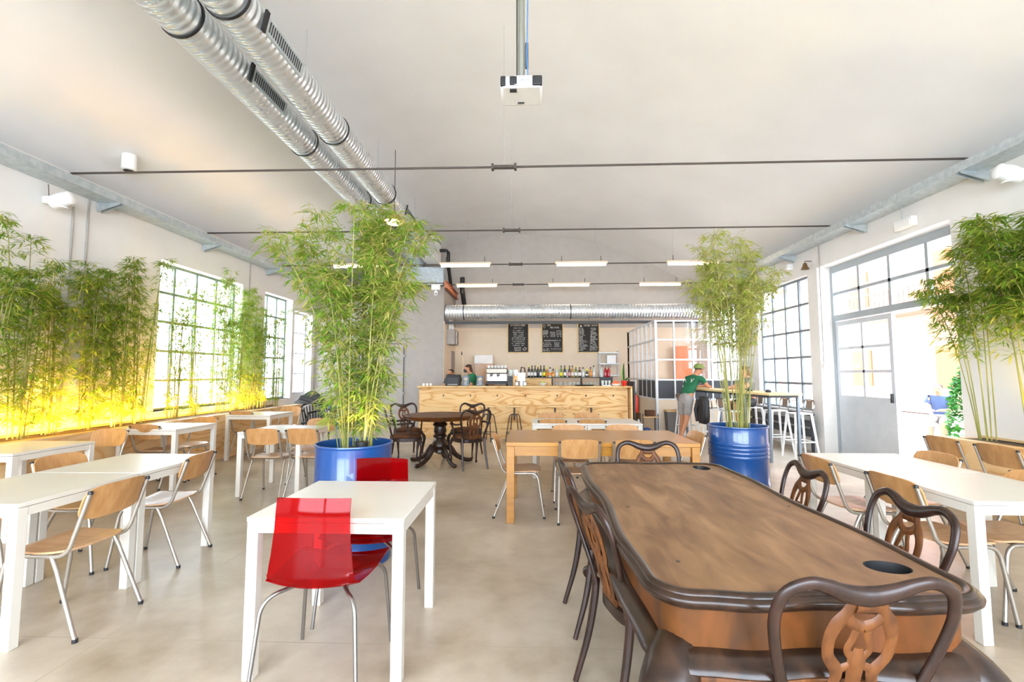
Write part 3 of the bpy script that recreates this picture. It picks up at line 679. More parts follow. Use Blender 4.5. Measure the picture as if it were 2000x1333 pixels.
# ------------------------------------------------------------------ red transparent chair (faces +Y)
def red_chair():
    t = thing('red_chair', '', 'chair', (0, 0, 0), 0)
    prof = [(-0.225, 0.86), (-0.235, 0.80), (-0.238, 0.72), (-0.24, 0.64), (-0.245, 0.56), (-0.245, 0.51), (-0.225, 0.468), (-0.18, 0.45), (-0.1, 0.447), (0.0, 0.45), (0.1, 0.458), (0.17, 0.462), (0.215, 0.455)]
    wid = [0.170, 0.170, 0.172, 0.180, 0.190, 0.196, 0.202, 0.21, 0.22, 0.23, 0.232, 0.232, 0.225]
    n = len(prof)
    def f(u, v, w):
        k = (v + 1) / 2 * (n - 1); i = min(int(k), n - 2); q = k - i
        y = prof[i][0] * (1 - q) + prof[i + 1][0] * q; z = prof[i][1] * (1 - q) + prof[i + 1][1] * q; wd = wid[i] * (1 - q) + wid[i + 1] * q
        dy, dz = prof[i + 1][0] - prof[i][0], prof[i + 1][1] - prof[i][1]; l = math.hypot(dy, dz); ny, nz = -dz / l, dy / l
        bow = 0.028 * u * u * (1 if k > 3 else 0.9)
        off = bow + w
        return (u * wd, y + ny * off, z + nz * off)
    MB().panel(f, 10, 36, 0.007).build('shell', M['red'], t, ang=70)
    for s in (-1, 1):
        for d, yy in ((-1, -0.27), (1, 0.23)):
            pts = [(s * 0.075, d * 0.02, 0.435), (s * 0.12, -0.12 if d < 0 else 0.1, 0.432)] + arc((s * 0.16, -0.18 if d < 0 else 0.15, 0.43), (s * 0.205, -0.22 if d < 0 else 0.185, 0.42), (s * 0.213, -0.235 if d < 0 else 0.2, 0.36)) + [(s * 0.24, yy, 0.0)]
            MB().tube(pts, 0.0095, 10).build('leg', M['chrome'], t)
    MB().box((0, 0, 0.438), (0.17, 0.12, 0.008)).build('seat_plate', M['chrome'], t)
    return t
RC = Placer(red_chair()); G = 'transparent red plastic chairs'
RC(-0.975, 2.30, 0, 'transparent red plastic chair nearest the camera, back to the camera', G)
RC(-0.97, 2.86, PI, 'transparent red plastic chair across the white table, facing the camera', G)

# ------------------------------------------------------------------ antique chair (faces +Y)
def catmull(P_, n=6):
    P_ = [Vector(p) for p in P_]; Q = [P_[0] * 2 - P_[1]] + P_ + [P_[-1] * 2 - P_[-2]]; out = []
    for i in range(1, len(Q) - 2):
        for k in range(n):
            t = k / n; a, b_, c, d = Q[i - 1], Q[i], Q[i + 1], Q[i + 2]
            out.append(0.5 * ((2 * b_) + (c - a) * t + (2 * a - 5 * b_ + 4 * c - d) * t * t + (3 * b_ - a - 3 * c + d) * t ** 3))
    out.append(P_[-1]); return out
def lerp_list(v, n):
    out = []
    for i in range(n):
        k = i / (n - 1) * (len(v) - 1); j = min(int(k), len(v) - 2); out.append(v[j] * (1 - (k - j)) + v[j + 1] * (k - j))
    return out
def antique_chair(arms=False, name='antique_chair', carv=True):
    t = thing(name, '', 'chair', (0, 0, 0), 0)
    def yl(z): return -0.205 - 0.13 * max(0, (z - 0.44) / 0.46) ** 1.15
    half = [(0.16, 0.44), (0.175, 0.53), (0.205, 0.63), (0.227, 0.72), (0.234, 0.785), (0.217, 0.85), (0.165, 0.879), (0.115, 0.873), (0.062, 0.852), (0.0, 0.841)]
    pts = [(-x, yl(z), z) for x, z in half] + [(x, yl(z), z) for x, z in reversed(half[:-1])]
    cp = catmull(pts, 5)
    rr = lerp_list([0.015, 0.015, 0.0145, 0.0145, 0.015, 0.016, 0.016, 0.018, 0.023, 0.027, 0.023, 0.018, 0.016, 0.016, 0.015, 0.0145, 0.0145, 0.015, 0.015], len(cp))
    MB().tube(cp, rr, 10, flat=(0.75, 1.1), up=(0, 1, 0.3)).build('back_frame', M['chair_dark'], t, ang=60)
    # pierced splat
    s = MB()
    def strap(pp, w, th=0.010):
        q = catmull([(x, yl(z) - 0.002, z) for x, z in pp], 5); s.tube(q, [k_ * 1.15 for k_ in lerp_list(w if isinstance(w, list) else [w, w], len(q))], 8, flat=(th / 0.022, 1.0), up=(0, 1, 0.25))
    for sg in (-1, 1):
        strap([(sg * .035, .83), (sg * .05, .795), (sg * .068, .765), (sg * .082, .72), (sg * .078, .665), (sg * .05, .62), (sg * .052, .585), (sg * .064, .55), (sg * .05, .50), (sg * .035, .46)], [.012, .014, .018, .015, .014, .016, .013, .012, .014, .016])
        strap([(sg * .05, .79), (sg * .03, .765), (0, .752)], [.012, .014, .016])
        strap([(sg * .012, .755), (sg * .02, .72), (sg * .03, .685), (sg * .015, .66)], [.01, .009, .009, .01])
        strap([(sg * .05, .62), (sg * .02, .635), (0, .64)], [.012, .01, .01])
    strap([(-.03, .815), (.03, .815)], [.018, .018])
    strap([(0, .69), (0, .65), (0, .60), (0, .54), (0, .46)], [.010, .022, .019, .016, .02])
    strap([(-.06, .455), (.06, .455)], [.016, .016])
    s.build('splat', M['chair_light'], t, ang=70)
    # seat
    def outl(off=0, n=40, z=0):
        o_ = []
        for i in range(n):
            a = 2 * PI * i / n; ca, sa = math.cos(a), math.sin(a)
            k = 1 / ((abs(ca) ** 3.2 + abs(sa) ** 3.2) ** (1 / 3.2))
            x = ca * k; y = sa * k
            hx = 0.215 + 0.03 * y; o_.append((x * (hx + off), 0.02 + y * (0.225 + off), z))
        return o_
    rg = [outl(0.0, z=0.385), outl(0.006, z=0.39), outl(0.006, z=0.435), outl(-0.002, z=0.44)]
    MB().loft(rg).build('seat_rail', M['chair_dark'], t)
    rg = [outl(-0.012, z=0.44), outl(-0.006, z=0.455), outl(-0.02, z=0.475), outl(-0.06, z=0.488), outl(-0.12, z=0.494), outl(-0.18, z=0.496)]
    MB().loft(rg).build('seat', M['velvet'], t)
    for sg in (-1, 1):
        MB().tube(catmull([(sg * .2, .195, .40), (sg * .225, .225, .33), (sg * .215, .21, .2), (sg * .205, .205, .08), (sg * .22, .235, .015)], 5), lerp_list([.022, .03, .021, .014, .012, .02], 21), 10).build('leg', M['chair_dark'], t)
        MB().tube(catmull([(sg * .175, -.2, .46), (sg * .178, -.21, .36), (sg * .185, -.24, .2), (sg * .195, -.30, .0)], 5), lerp_list([.019, .019, .017, .013], 16), 8).build('leg', M['chair_dark'], t)
        if arms:
            MB().tube(catmull([(sg * .24, -.29, .68), (sg * .265, -.15, .66), (sg * .275, .02, .67), (sg * .255, .09, .655), (sg * .235, .06, .6), (sg * .225, .05, .5), (sg * .22, .06, .43)], 5), lerp_list([.013, .014, .016, .018, .014, .014, .016], 31), 8).build('arm', M['chair_dark'], t)
    return t
AC = Placer(antique_chair()); G = 'carved antique chairs around the long walnut table'
AC(0.865, 1.585, R(2), 'antique carved chair at near end of the walnut table, closest to the camera', G)
AC(0.55, 2.13, R(-76), 'antique carved chair on left side of the walnut table, nearer one', G)
AC(0.53, 2.80, R(-86), 'antique carved chair on left side of the walnut table, farther one', G)
AC(1.30, 2.08, R(86), 'antique carved chair on right side of the walnut table, nearer one', G)
AC(1.27, 2.78, R(84), 'antique carved chair on right side of the walnut table, farther one', G)
AC(0.92, 3.36, PI, 'antique carved chair at far end of the walnut table facing the camera', G)
G = 'antique armchairs around the round pedestal table'
AA = Placer(antique_chair(True, 'antique_armchair'))
AA(-1.93, 7.22, R(-70), 'antique armchair left of the round table, nearest the left blue drum', G)
AA(-2.1, 8.0, R(-150), 'antique armchair behind left of the round table against the grey wall', G)
AA(-0.93, 7.15, R(28), 'antique armchair front right of the round table with its back to the camera', G)
AA(-1.1, 8.05, R(165), 'antique armchair behind the round table in front of the bar', G)

# ------------------------------------------------------------------ round pedestal table
t = thing('round_table', 'round dark walnut pedestal table in front of the bar', 'table', (-1.42, 7.4, 0))
MB().lathe([(0.3, 0.70), (0.5, 0.70), (0.53, 0.705), (0.54, 0.735), (0.555, 0.745), (0.56, 0.76), (0.55, 0.77), (0.3, 0.772), (0.01, 0.772)], n=48).build('tabletop', M['veneer'], t)
MB().lathe([(0.16, 0.70), (0.1, 0.685), (0.09, 0.65), (0.12, 0.61), (0.09, 0.58), (0.10, 0.5), (0.085, 0.46), (0.11, 0.44), (0.11, 0.42), (0.08, 0.40), (0.12, 0.33), (0.13, 0.28), (0.09, 0.22), (0.1, 0.18), (0.04, 0.15)], n=24).build('pedestal', M['walnut_dark'], t)
for k in range(5):
    a = 2 * PI * k / 5 + 0.35; ca, sa = math.cos(a), math.sin(a)
    MB().tube(catmull([(ca * .06, sa * .06, .27), (ca * .16, sa * .16, .24), (ca * .26, sa * .26, .12), (ca * .38, sa * .38, .05), (ca * .48, sa * .48, .03), (ca * .52, sa * .52, .045)], 5), lerp_list([.04, .045, .035, .03, .03, .022], 26), 10, flat=(1.1, .8)).build('leg', M['walnut_dark'], t)

# ------------------------------------------------------------------ long antique walnut table
TX, TY, TZ = 0.84, 2.36, 0.79
def serp(off=0.0, n=200, hx=0.485, hy=0.985, rc=0.13):
    out = []
    # sample rounded rectangle with bowed, serpentine sides
    per = []
    def side(p0, p1, nrm, m, amp):
        for i in range(m):
            q = i / m; x = p0[0] + (p1[0] - p0[0]) * q; y = p0[1] + (p1[1] - p0[1]) * q
            o_ = amp * (math.cos(2 * PI * q * 2) * -0.5 + 0.5) - amp * 1.35 * (math.cos(2 * PI * q) * -0.5 + 0.5) * 0.9 + amp * 0.9 * math.sin(PI * q) ** 6
            per.append((x + nrm[0] * o_, y + nrm[1] * o_))
    def corner(c, a0, m):
        for i in range(m):
            a = a0 + (PI / 2) * i / m; per.append((c[0] + rc * math.cos(a), c[1] + rc * math.sin(a)))
    X_, Y_ = hx - rc, hy - rc
    corner((X_, -Y_), -PI / 2, 12); side((hx, -Y_), (hx, Y_), (1, 0), 50, 0.03)
    corner((X_, Y_), 0, 12); side((X_, hy), (-X_, hy), (0, 1), 26, 0.025)
    corner((-X_, Y_), PI / 2, 12); side((-hx, Y_), (-hx, -Y_), (-1, 0), 50, 0.03)
    corner((-X_, -Y_), PI, 12); side((-X_, -hy), (X_, -hy), (0, -1), 26, 0.025)
    N2 = len(per); res = []
    for i in range(N2):
        a = Vector(per[i - 2]); c = Vector(per[(i + 2) % N2]); tn = (c - a).normalized(); nr = Vector((tn.y, -tn.x)); p = Vector(per[i]) + nr * off
        res.append((p.x, p.y))
    return res
def ring(off, z): return [(x, y, z) for x, y in serp(off)]
t = thing('antique_table', 'long antique walnut table with serpentine moulded edge in the right foreground', 'table', (TX, TY, 0))
top = MB().loft([ring(-0.035, TZ - 0.04), ring(-0.035, TZ - 0.004)]).build('tabletop', M['walnut'], t, smooth=False)
# cut the two oval openings
cut = MB()
for x, y, rx, ry in ((1.16 - TX, 3.2 - TY, 0.055, 0.075), (1.17 - TX, 1.6 - TY, 0.07, 0.055)):
    cut.loft([[(x + rx * math.cos(a), y + ry * math.sin(a), z) for a in [2 * PI * k / 28 for k in range(28)]] for z in (TZ - 0.2, TZ + 0.1)])
co = cut.build('cutter', M['black'], t, smooth=False)
bo = top.modifiers.new('cut', 'BOOLEAN'); bo.object = co; bo.operation = 'DIFFERENCE'; bo.solver = 'EXACT'
bpy.context.view_layer.update()
dg = bpy.context.evaluated_depsgraph_get()
nm = bpy.data.meshes.new_from_object(top.evaluated_get(dg)); top.modifiers.clear(); top.data = nm
top.data.materials.clear(); top.data.materials.append(M['walnut'])
bpy.data.objects.remove(co, do_unlink=True)
MB().loft([ring(-0.06, TZ - 0.06), ring(-0.06, TZ - 0.048)]).build('inner_tray', M['black'], t, smooth=False)
for x, y, rx, ry in ((1.16 - TX, 3.2 - TY, 0.0545, 0.0745), (1.17 - TX, 1.6 - TY, 0.0695, 0.0545)):
    MB().loft([[(x + (rx + e) * math.cos(a), y + (ry + e) * math.sin(a), z) for a in [2 * PI * k / 28 for k in range(28)]] for z, e in ((TZ - 0.046, 0), (TZ - 0.0045, 0), (TZ - 0.0045, -0.002), (TZ - 0.044, -0.002))], cap=False).build('hole_lining', M['black'], t)
mold = [(-0.036, TZ - 0.003), (-0.030, TZ + 0.004), (-0.016, TZ + 0.006), (-0.006, TZ + 0.001), (-0.004, TZ - 0.006), (0.006, TZ - 0.010), (0.012, TZ - 0.018), (0.010, TZ - 0.028), (0.0, TZ - 0.034), (-0.002, TZ - 0.040), (-0.014, TZ - 0.048), (-0.04, TZ - 0.05), (-0.04, TZ - 0.01)]
MB().loft([ring(o_, z) for o_, z in mold + [mold[0]]], cap=False).build('edge_moulding', M['walnut_dark'], t, ang=50)
MB().loft([ring(-0.045, z) for z in (TZ - 0.05, TZ - 0.17)], cap=False).build('apron', M['veneer'], t, ang=50)
mold = [(-0.05, TZ - 0.165), (-0.03, TZ - 0.168), (-0.018, TZ - 0.178), (-0.005, TZ - 0.19), (0.008, TZ - 0.20), (0.012, TZ - 0.212), (0.002, TZ - 0.222), (-0.015, TZ - 0.226), (-0.05, TZ - 0.226)]
MB().loft([ring(o_, z) for o_, z in mold], cap=False).build('lower_moulding', M['walnut_dark'], t, ang=50)
# carved skirt: wavy depth
rgs = []
for k, (o_, zz) in enumerate(((-0.012, 0), (-0.008, .3), (-0.014, .7), (-0.02, 1.0), (-0.045, 1.0), (-0.045, 0))):
    r_ = serp(o_); n2 = len(r_); q = []
    for i, (x, y) in enumerate(r_):
        dep = 0.032 + 0.016 * (0.5 + 0.5 * math.cos(i / n2 * 2 * PI * 8)) ** 3 + 0.004 * math.sin(i * 1.3)
        q.append((x, y, TZ - 0.225 - dep * zz))
    rgs.append(q)
MB().loft(rgs, cap=False).build('carved_skirt', M['chair_light'], t, ang=50)
for sx in (-1, 1):
    for sy in (-1, 1):
        cx, cy = sx * 0.395, sy * 0.89; dx, dy = sx * 0.6, sy * 0.8
        def q(o_, z): return (cx + dx * o_, cy + dy * o_, z)
        pp = catmull([q(-0.02, .60), q(0.03, .55), q(0.075, .49), q(0.07, .41), q(0.03, .30), q(0.0, .18), q(0.015, .09), q(0.06, .05), q(0.075, .03)], 6)
        l = MB().tube(pp, lerp_list([.07, .085, .088, .075, .055, .04, .036, .048, .03], len(pp)), 16, flat=(1, 1)).build('leg', M['walnut_dark'], t, ang=70)
        cv = MB()
        for k in range(-3, 4):
            a = k * 0.33; sdx, sdy = -dy, dx
            base = Vector(q(0.160, .53)); tip = base + Vector((sdx * math.sin(a) * 0.13 - dx * abs(math.sin(a)) * 0.06, sdy * math.sin(a) * 0.13 - dy * abs(math.sin(a)) * 0.06, 0.0)) + Vector((-dx * .045, -dy * .045, -0.13 * math.cos(a)))
            mid = (base + tip) / 2 + Vector((dx * 0.034, dy * 0.034, 0.0))
            cv.tube(catmull([base, mid, tip], 4), lerp_list([.010, .018, .008], 9), 7)
        cv.build('shell_carving', M['chair_light'], l, ang=70)
for i, (x, y) in enumerate(((0.46, 2.95), (0.47, 2.26), (0.5, 1.62), (1.24, 2.9), (1.24, 2.3), (1.22, 1.5))):
    MB().lathe([(0.007, 0.0), (0.007, 0.001)], (x - TX, y - TY, TZ - 0.0042), 10).build('peg_hole', M['black'], t)

# ------------------------------------------------------------------ bamboo
def bamboo(label, loc, height, spread, base_r, ncul, nclus, seed, leafm, culm, t0=0.25, lean=(0, 0), leaf=(0.08, 0.14), group=None, crad=0.007, wide=0.16, ymul=1.0, xlim=(-99, 99), tpow=0.8):
    rnd = random.Random(seed)
    t = thing('potted_bamboo' if group is None else 'bamboo', label, 'plant', loc, 0, group)
    cul = []
    for i in range(ncul):
        a = rnd.uniform(0, 2 * PI); r0 = base_r * math.sqrt(rnd.random()); h = height * rnd.uniform(0.62, 1.0)
        a2 = a + rnd.uniform(-0.5, 0.5); sp = spread * rnd.uniform(0.25, 1.0)
        p0 = Vector((r0 * math.cos(a), r0 * math.sin(a) * ymul, 0)); p2 = Vector((sp * math.cos(a2) + lean[0], sp * math.sin(a2) * ymul + lean[1], h))
        p1 = p0 + Vector((p2.x * 0.25, p2.y * 0.25, h * 0.55))
        tip = p2 + Vector(((p2.x) * 0.25, (p2.y) * 0.25, -0.02 * h))
        pts = [p0 * (1 - q) ** 3 + p1 * 3 * q * (1 - q) ** 2 + p2 * 3 * q * q * (1 - q) + tip * q ** 3 for q in [k / 12 for k in range(13)]]
        cul.append(pts)
        MB().tube(pts, lerp_list([crad * rnd.uniform(0.7, 1.2), crad * 0.7, crad * 0.25], 13), 6).build('stem', culm, t)
    V = []; F = []; tw = MB()
    for c in range(nclus):
        pts = rnd.choice(cul); q = t0 + (1 - t0) * (rnd.random() ** tpow); k = q * 12; i = min(int(k), 11); p = pts[i].lerp(pts[i + 1], k - i)
        a = rnd.uniform(0, 2 * PI); L = wide * rnd.uniform(0.3, 1.3) * (1.25 - 0.6 * q)
        d = Vector((math.cos(a), math.sin(a) * ymul, rnd.uniform(0.1, 0.9))).normalized(); e = p + d * L + Vector((0, 0, -0.15 * L))
        tw.tube([p, (p + e) / 2 + Vector((0, 0, 0.03)), e], 0.0014, 3, cap=False)
        for j in range(rnd.randint(4, 7)):
            s = rnd.uniform(0.35, 1.0); o_ = p.lerp(e, s)
            b_ = a + rnd.uniform(-1.3, 1.3); dr = Vector((math.cos(b_), math.sin(b_), rnd.uniform(-0.9, 0.35))).normalized()
            ll = rnd.uniform(*leaf); w_ = ll * 0.075; sd = dr.cross(Vector((rnd.uniform(-.5, .5), rnd.uniform(-.5, .5), 1))).normalized()
            m1 = o_ + dr * ll * 0.4; n = len(V); dn = Vector((0, 0, -0.12 * ll))
            V += [o_, m1 + sd * w_, o_ + dr * ll + dn, m1 - sd * w_, m1 - Vector((0, 0, w_ * 0.3))]
            F += [(n, n + 1, n + 4), (n + 1, n + 2, n + 4), (n + 2, n + 3, n + 4), (n + 3, n, n + 4)]
    lo_, hi_ = xlim[0] - loc[0], xlim[1] - loc[0]
    f = MB(); f.v = [(min(max(v[0], lo_), hi_), v[1], v[2]) for v in V]; f.f = F; tw.v = [(min(max(v[0], lo_), hi_), v[1], v[2]) for v in tw.v]
    o = f.build('foliage', leafm, t, smooth=False); o['kind'] = 'stuff'
    o = tw.build('twigs', culm, t, smooth=False); o['kind'] = 'stuff'
    return t
def drum(name, label, x, y, ribs):
    t = thing(name, label, 'planter', (x, y, 0))
    r = 0.285; pr = [(r - 0.01, 0.0), (r + 0.006, 0.005), (r + 0.006, 0.02), (r, 0.03)]
    for z in ribs: pr += [(r, z - 0.025), (r + 0.007, z - 0.012), (r + 0.009, z), (r + 0.007, z + 0.012), (r, z + 0.025)]
    pr += [(r, 0.86), (r + 0.007, 0.866), (r + 0.009, 0.874), (r + 0.006, 0.882), (r - 0.004, 0.882), (r - 0.006, 0.86), (r - 0.006, 0.78)]
    MB().lathe(pr, n=56, cap=False).build('barrel', M['blue'], t)
    MB().lathe([(0.01, 0.0), (r - 0.008, 0.0)], (0, 0, 0.01), 40).build('barrel_bottom', M['blue'], t)
    s = MB(); rg = random.Random(5)
    s.lathe([(r - 0.008, 0.80), (0.2, 0.82), (0.12, 0.835), (0.01, 0.84)], n=30).build('soil', M['soil'], t)['kind'] = 'stuff'
    return t
drum('drum_planter', 'blue oil drum planter left of centre holding the tallest bamboo', -1.37, 3.62, (0.3, 0.58))
drum('drum_planter', 'blue oil drum planter on the right with three ribs and the paler bamboo', 2.19, 4.98, (0.29, 0.58, 0.62, 0.66, 0.7))
bamboo('tall green bamboo clump growing in the left blue drum', (-1.37, 3.62, 0.835), 2.03, 0.52, 0.13, 34, 2300, 11, M['leaf'], M['culm_y'], 0.04, lean=(-0.03, 0), leaf=(0.06, 0.115), wide=0.17, crad=0.005, tpow=0.85)
bamboo('pale yellow green bamboo clump growing in the right blue drum', (2.19, 4.98, 0.835), 2.08, 0.42, 0.12, 34, 1400, 12, M['leaf_pale'], M['culm_y'], 0.36, lean=(-0.03, 0), leaf=(0.055, 0.11), wide=0.2, crad=0.005)
rl = random.Random(2)
lefts = [(4.35, 2.4, 300), (4.72, 2.35, 320), (5.1, 2.0, 260), (5.55, 2.15, 340), (5.9, 2.2, 340), (6.25, 2.45, 250), (6.85, 2.3, 170), (7.35, 2.35, 170), (7.95, 2.6, 300), (8.35, 2.65, 330), (8.8, 2.35, 300), (9.25, 2.3, 260), (9.75, 2.2, 110)]
lw = ['first from the left photo edge', 'second from the left photo edge, very tall', 'in front of the wall conduits', 'dense one left of the first window', 'dense one at the first window edge', 'tall one overlapping the first window edge',
      'thin one in front of first window, left', 'thin one in front of first window, right', 'between windows, first and tallest', 'between windows, second', 'between windows, third', 'last before second window', 'sparse one in front of second window']
for i, (y, h, n) in enumerate(lefts):
    bamboo('yellow lit bamboo in the left planter, ' + lw[i], (-5.42 + rl.uniform(-.05, .05), y, 0.735), h, 0.2, 0.09, 9, int(n * 1.9), 30 + i, M['leaf_green'], M['culm_y'], 0.04, leaf=(0.07, 0.12), group='bamboos in the left wooden planter', wide=0.15, xlim=(XL + 0.02, 0), tpow=1.1)
for i, (x, y, h, n, lb) in enumerate(((4.92, 5.2, 2.55, 360, 'farthest one, before the open door'), (4.95, 4.75, 2.5, 420, 'middle one beside the door jamb'), (4.95, 4.35, 2.6, 420, 'nearest one at the photo edge'))):
    bamboo('green bamboo in the right planter, ' + lb, (x, y, 0.705), h, 0.28, 0.08, 7, int(n * 1.4), 60 + i, M['leaf_green'], M['culm_y'], 0.36, leaf=(0.09, 0.15), group='bamboos in the right wooden planter', wide=0.2, lean=(-0.12, 0.0), xlim=(0, XR - 0.02 if i else 5.6))

# wooden planters
def planter(label, x0, x1, y0, y1, h, segs):
    t = thing('wooden_planter', label, 'planter', (0, 0, 0))
    front = x1 if x0 < -1 else x0; sg = 1 if x0 < -1 else -1
    yy = y0; step = (y1 - y0) / segs
    for k in range(segs):
        MB().span((front, yy + 0.002, 0.0), (front - sg * 0.02, yy + step - 0.002, h - 0.02)).build('front_panel', M['ply2'], t, smooth=False); yy += step
    MB().span((front + sg * 0.004, y0 - .004, h - 0.02), (front - sg * 0.12, y1 + .004, h)).build('top_board', M['ply2'], t, bevel=0.002)
    wx = x0 if x0 < -1 else x1
    MB().span((wx, y0, h - 0.02), (wx + sg * 0.06, y1, h)).build('rear_board', M['ply2'], t)
    for y in (y0, y1 - 0.02): MB().span((front - sg * 0.021, y, 0), (wx, y + 0.02, h - 0.021)).build('end_panel', M['ply2'], t, smooth=False)
    o = MB().span((front - sg * 0.022, y0 + 0.021, h - 0.16), (wx, y1 - 0.021, h - 0.03)).build('soil', M['soil'], t, smooth=False); o['kind'] = 'stuff'
planter('long plywood planter with lit bamboo along the left window wall', XL + 0.002, -5.15, 1.5, 10.3, 0.735, 5)
planter('plywood planter with green bamboo beside the open right door', 4.65, XR - 0.002, 2.2, 5.55, 0.71, 2)
# yellow uplights
def uplight(label, x, y, z, power, col=(1.0, 0.50, 0.06), group=None, tilt=0.0):
    t = thing('uplight', label, 'lamp', (x, y, z), 0, group)
    MB().lathe([(0.03, -0.03), (0.045, -0.02), (0.05, 0.03), (0.046, 0.03)], n=14).build('housing', M['black'], t)
    MB().lathe([(0.043, 0.018), (0.043, 0.022)], n=14).build('lens', M['uplight'], t)
    l = bpy.data.lights.new('uplight_bulb', 'SPOT'); l.energy = power; l.color = col; l.shadow_soft_size = 0.05; l.spot_size = R(128); l.spot_blend = 0.7
    o = bpy.data.objects.new('uplight_bulb', l); COL.objects.link(o); o.parent = t; o.location = (0, 0, 0.05); o.rotation_euler = (PI, tilt, 0)
for i, (y, p) in enumerate(((3.6, 45), (4.55, 60), (4.95, 60), (5.35, 60), (5.75, 60), (6.1, 50), (6.6, 40), (7.1, 40), (7.6, 40), (8.15, 60), (8.6, 60), (9.05, 45))):
    uplight('small black uplight with yellow lamp at the foot of the left planter bamboos', -5.25, y, 0.70, p * 0.8, group='uplights in the left planter', tilt=R(-46))
uplight('small black uplight with yellow lamp in the left blue drum', -1.27, 3.5, 0.875, 5, (1.0, 0.75, 0.3))
uplight('small black uplight with yellow lamp at the end of the right planter', 5.05, 4.55, 0.68, 30, (1.0, 0.72, 0.2))
uplight('small black uplight with yellow lamp nearer the camera in the right planter', 5.05, 3.9, 0.68, 30, (1.0, 0.72, 0.2))

# ------------------------------------------------------------------ bar counter and what stands on it
t = thing('bar_counter', 'long pine plywood bar counter with seven small hooks', 'bar counter', (0, 0, 0))
for x0, x1 in ((-2.44, -0.2), (-0.197, 2.17)): MB().span((x0, 10.28, 0.0), (x1, 10.3, 1.12)).build('front_panel', M['ply'], t, smooth=False)
MB().span((-2.46, 10.1, 1.12), (2.24, 10.9, 1.15)).build('worktop', M['ply'], t, bevel=0.002)
MB().span((2.2, 10.1, 0), (2.235, 10.88, 1.119)).build('end_panel', M['ply2'], t, smooth=False)
MB().span((-2.455, 10.27, 0), (-2.441, 10.88, 1.119)).build('end_panel', M['ply2'], t, smooth=False)
for x in (-1.9, -1.3, -0.7, -0.08, 0.62, 1.25, 1.85):
    MB().tube([(x, 10.28, 0.93), (x, 10.24, 0.93), (x, 10.225, 0.95)], [0.012, 0.012, 0.018], 8).build('hook', M['chrome'], t)
c = MB().span((2.3, 10.3, 0), (2.34, 11.0, 1.25)); tag(c.build('screen_panel', M['black'], smooth=False), 'narrow black upright panel beside the right end of the bar', 'panel')
t = thing('back_counter', 'low back bar counter against the far wall', 'counter', (0, 0, 0))
MB().span((-1.0, 12.75, 0), (2.9, 13.4, 0.9)).build('cabinet_body', M['ply2'], t, smooth=False); MB().span((-1.02, 12.72, 0.9), (2.92, 13.42, 0.94)).build('worktop', M['chrome'], t, smooth=False)
t = thing('bottle_shelf', 'plywood and black raised shelf carrying the bottles', 'shelf', (0, 0, 0.94))
MB().span((-0.12, 12.8, 0.365), (2.3, 13.1, 0.39)).build('shelf_board', M['darkgrey'], t, smooth=False)
MB().span((-0.12, 12.8, 0), (0.62, 12.82, 0.36)).build('front_panel', M['ply'], t, smooth=False)
for x in (0.64, 1.45, 2.28): MB().span((x, 12.8, 0), (x + 0.02, 13.1, 0.36)).build('upright', M['darkgrey'], t, smooth=False)
MB().span((0.62, 12.8, 0.13), (2.3, 13.1, 0.145)).build('shelf_board', M['chrome'], t, smooth=False)
SH = 0.94 + 0.39
def glassmat(n, c, r=0.1): return mat(n, c, r, coat=0.6)
GB = {'dark': glassmat('dark_green_glass', '2E3A1E'), 'black': glassmat('black_glass', '1F1C1A'), 'brown': glassmat('brown_glass', '5A3A1E'), 'clear': glassmat('pale_glass', 'C9D2CC'), 'amber': glassmat('amber_spirit', 'C98A3C'),
      'green': glassmat('green_glass', '5E7A2E'), 'red': glassmat('red_siphon_glass', 'B21E2C')}
LBm = {'w': M['paper'], 'y': mat('yellow_label', 'F2E51C', 0.6), 'o': mat('orange_label', 'E89A4A', 0.6), 'k': M['darkgrey'], 'p': mat('pink_label', 'D8A6A0', 0.6)}
wine = [(0.036, 0), (0.038, 0.01), (0.038, 0.18), (0.03, 0.215), (0.0145, 0.24), (0.0135, 0.30), (0.016, 0.302), (0.016, 0.32)]
spir = [(0.04, 0), (0.042, 0.01), (0.042, 0.17), (0.03, 0.195), (0.015, 0.205), (0.014, 0.25), (0.018, 0.252), (0.018, 0.275)]
squat = [(0.048, 0), (0.05, 0.01), (0.048, 0.1), (0.03, 0.14), (0.016, 0.16), (0.015, 0.2), (0.02, 0.202), (0.02, 0.23)]
bott = [(1033, wine, 'black', 'w'), (1039, wine, 'dark', 'w'), (1045, wine, 'dark', 'w'), (1050.5, wine, 'black', 'k'), (1056, wine, 'dark', 'w'), (1062.3, wine, 'dark', 'y'), (1068, spir, 'amber', 'o'), (1074, spir, 'clear', 'o'), (1080, squat, 'amber', 'o'), (1087, spir, 'clear', 'w'),
        (1095.5, wine, 'green', 'y'), (1102.5, wine, 'dark', 'w'), (1108, spir, 'clear', 'p'), (1111.5, wine, 'brown', 'p'), (1117.5, wine, 'amber', 'w'), (1124, wine, 'green', 'w'), (1131, spir, 'brown', 'w'), (1138, spir, 'clear', 'w'), (1145, squat, 'dark', 'w'), (1152, spir, 'amber', 'o'), (1158.5, wine, 'clear', 'w')]
names = {'black': 'near black', 'dark': 'dark green', 'brown': 'brown', 'clear': 'clear', 'amber': 'amber', 'green': 'light green'}
lnm = {'w': 'white', 'y': 'yellow', 'o': 'orange', 'k': 'dark', 'p': 'pink'}
ordn = ['first', 'second', 'third', 'fourth', 'fifth', 'sixth', 'seventh', 'eighth', 'ninth', 'tenth', 'eleventh', 'twelfth', 'thirteenth', 'fourteenth', 'fifteenth', 'sixteenth', 'seventeenth', 'eighteenth', 'nineteenth', 'twentieth', 'last']
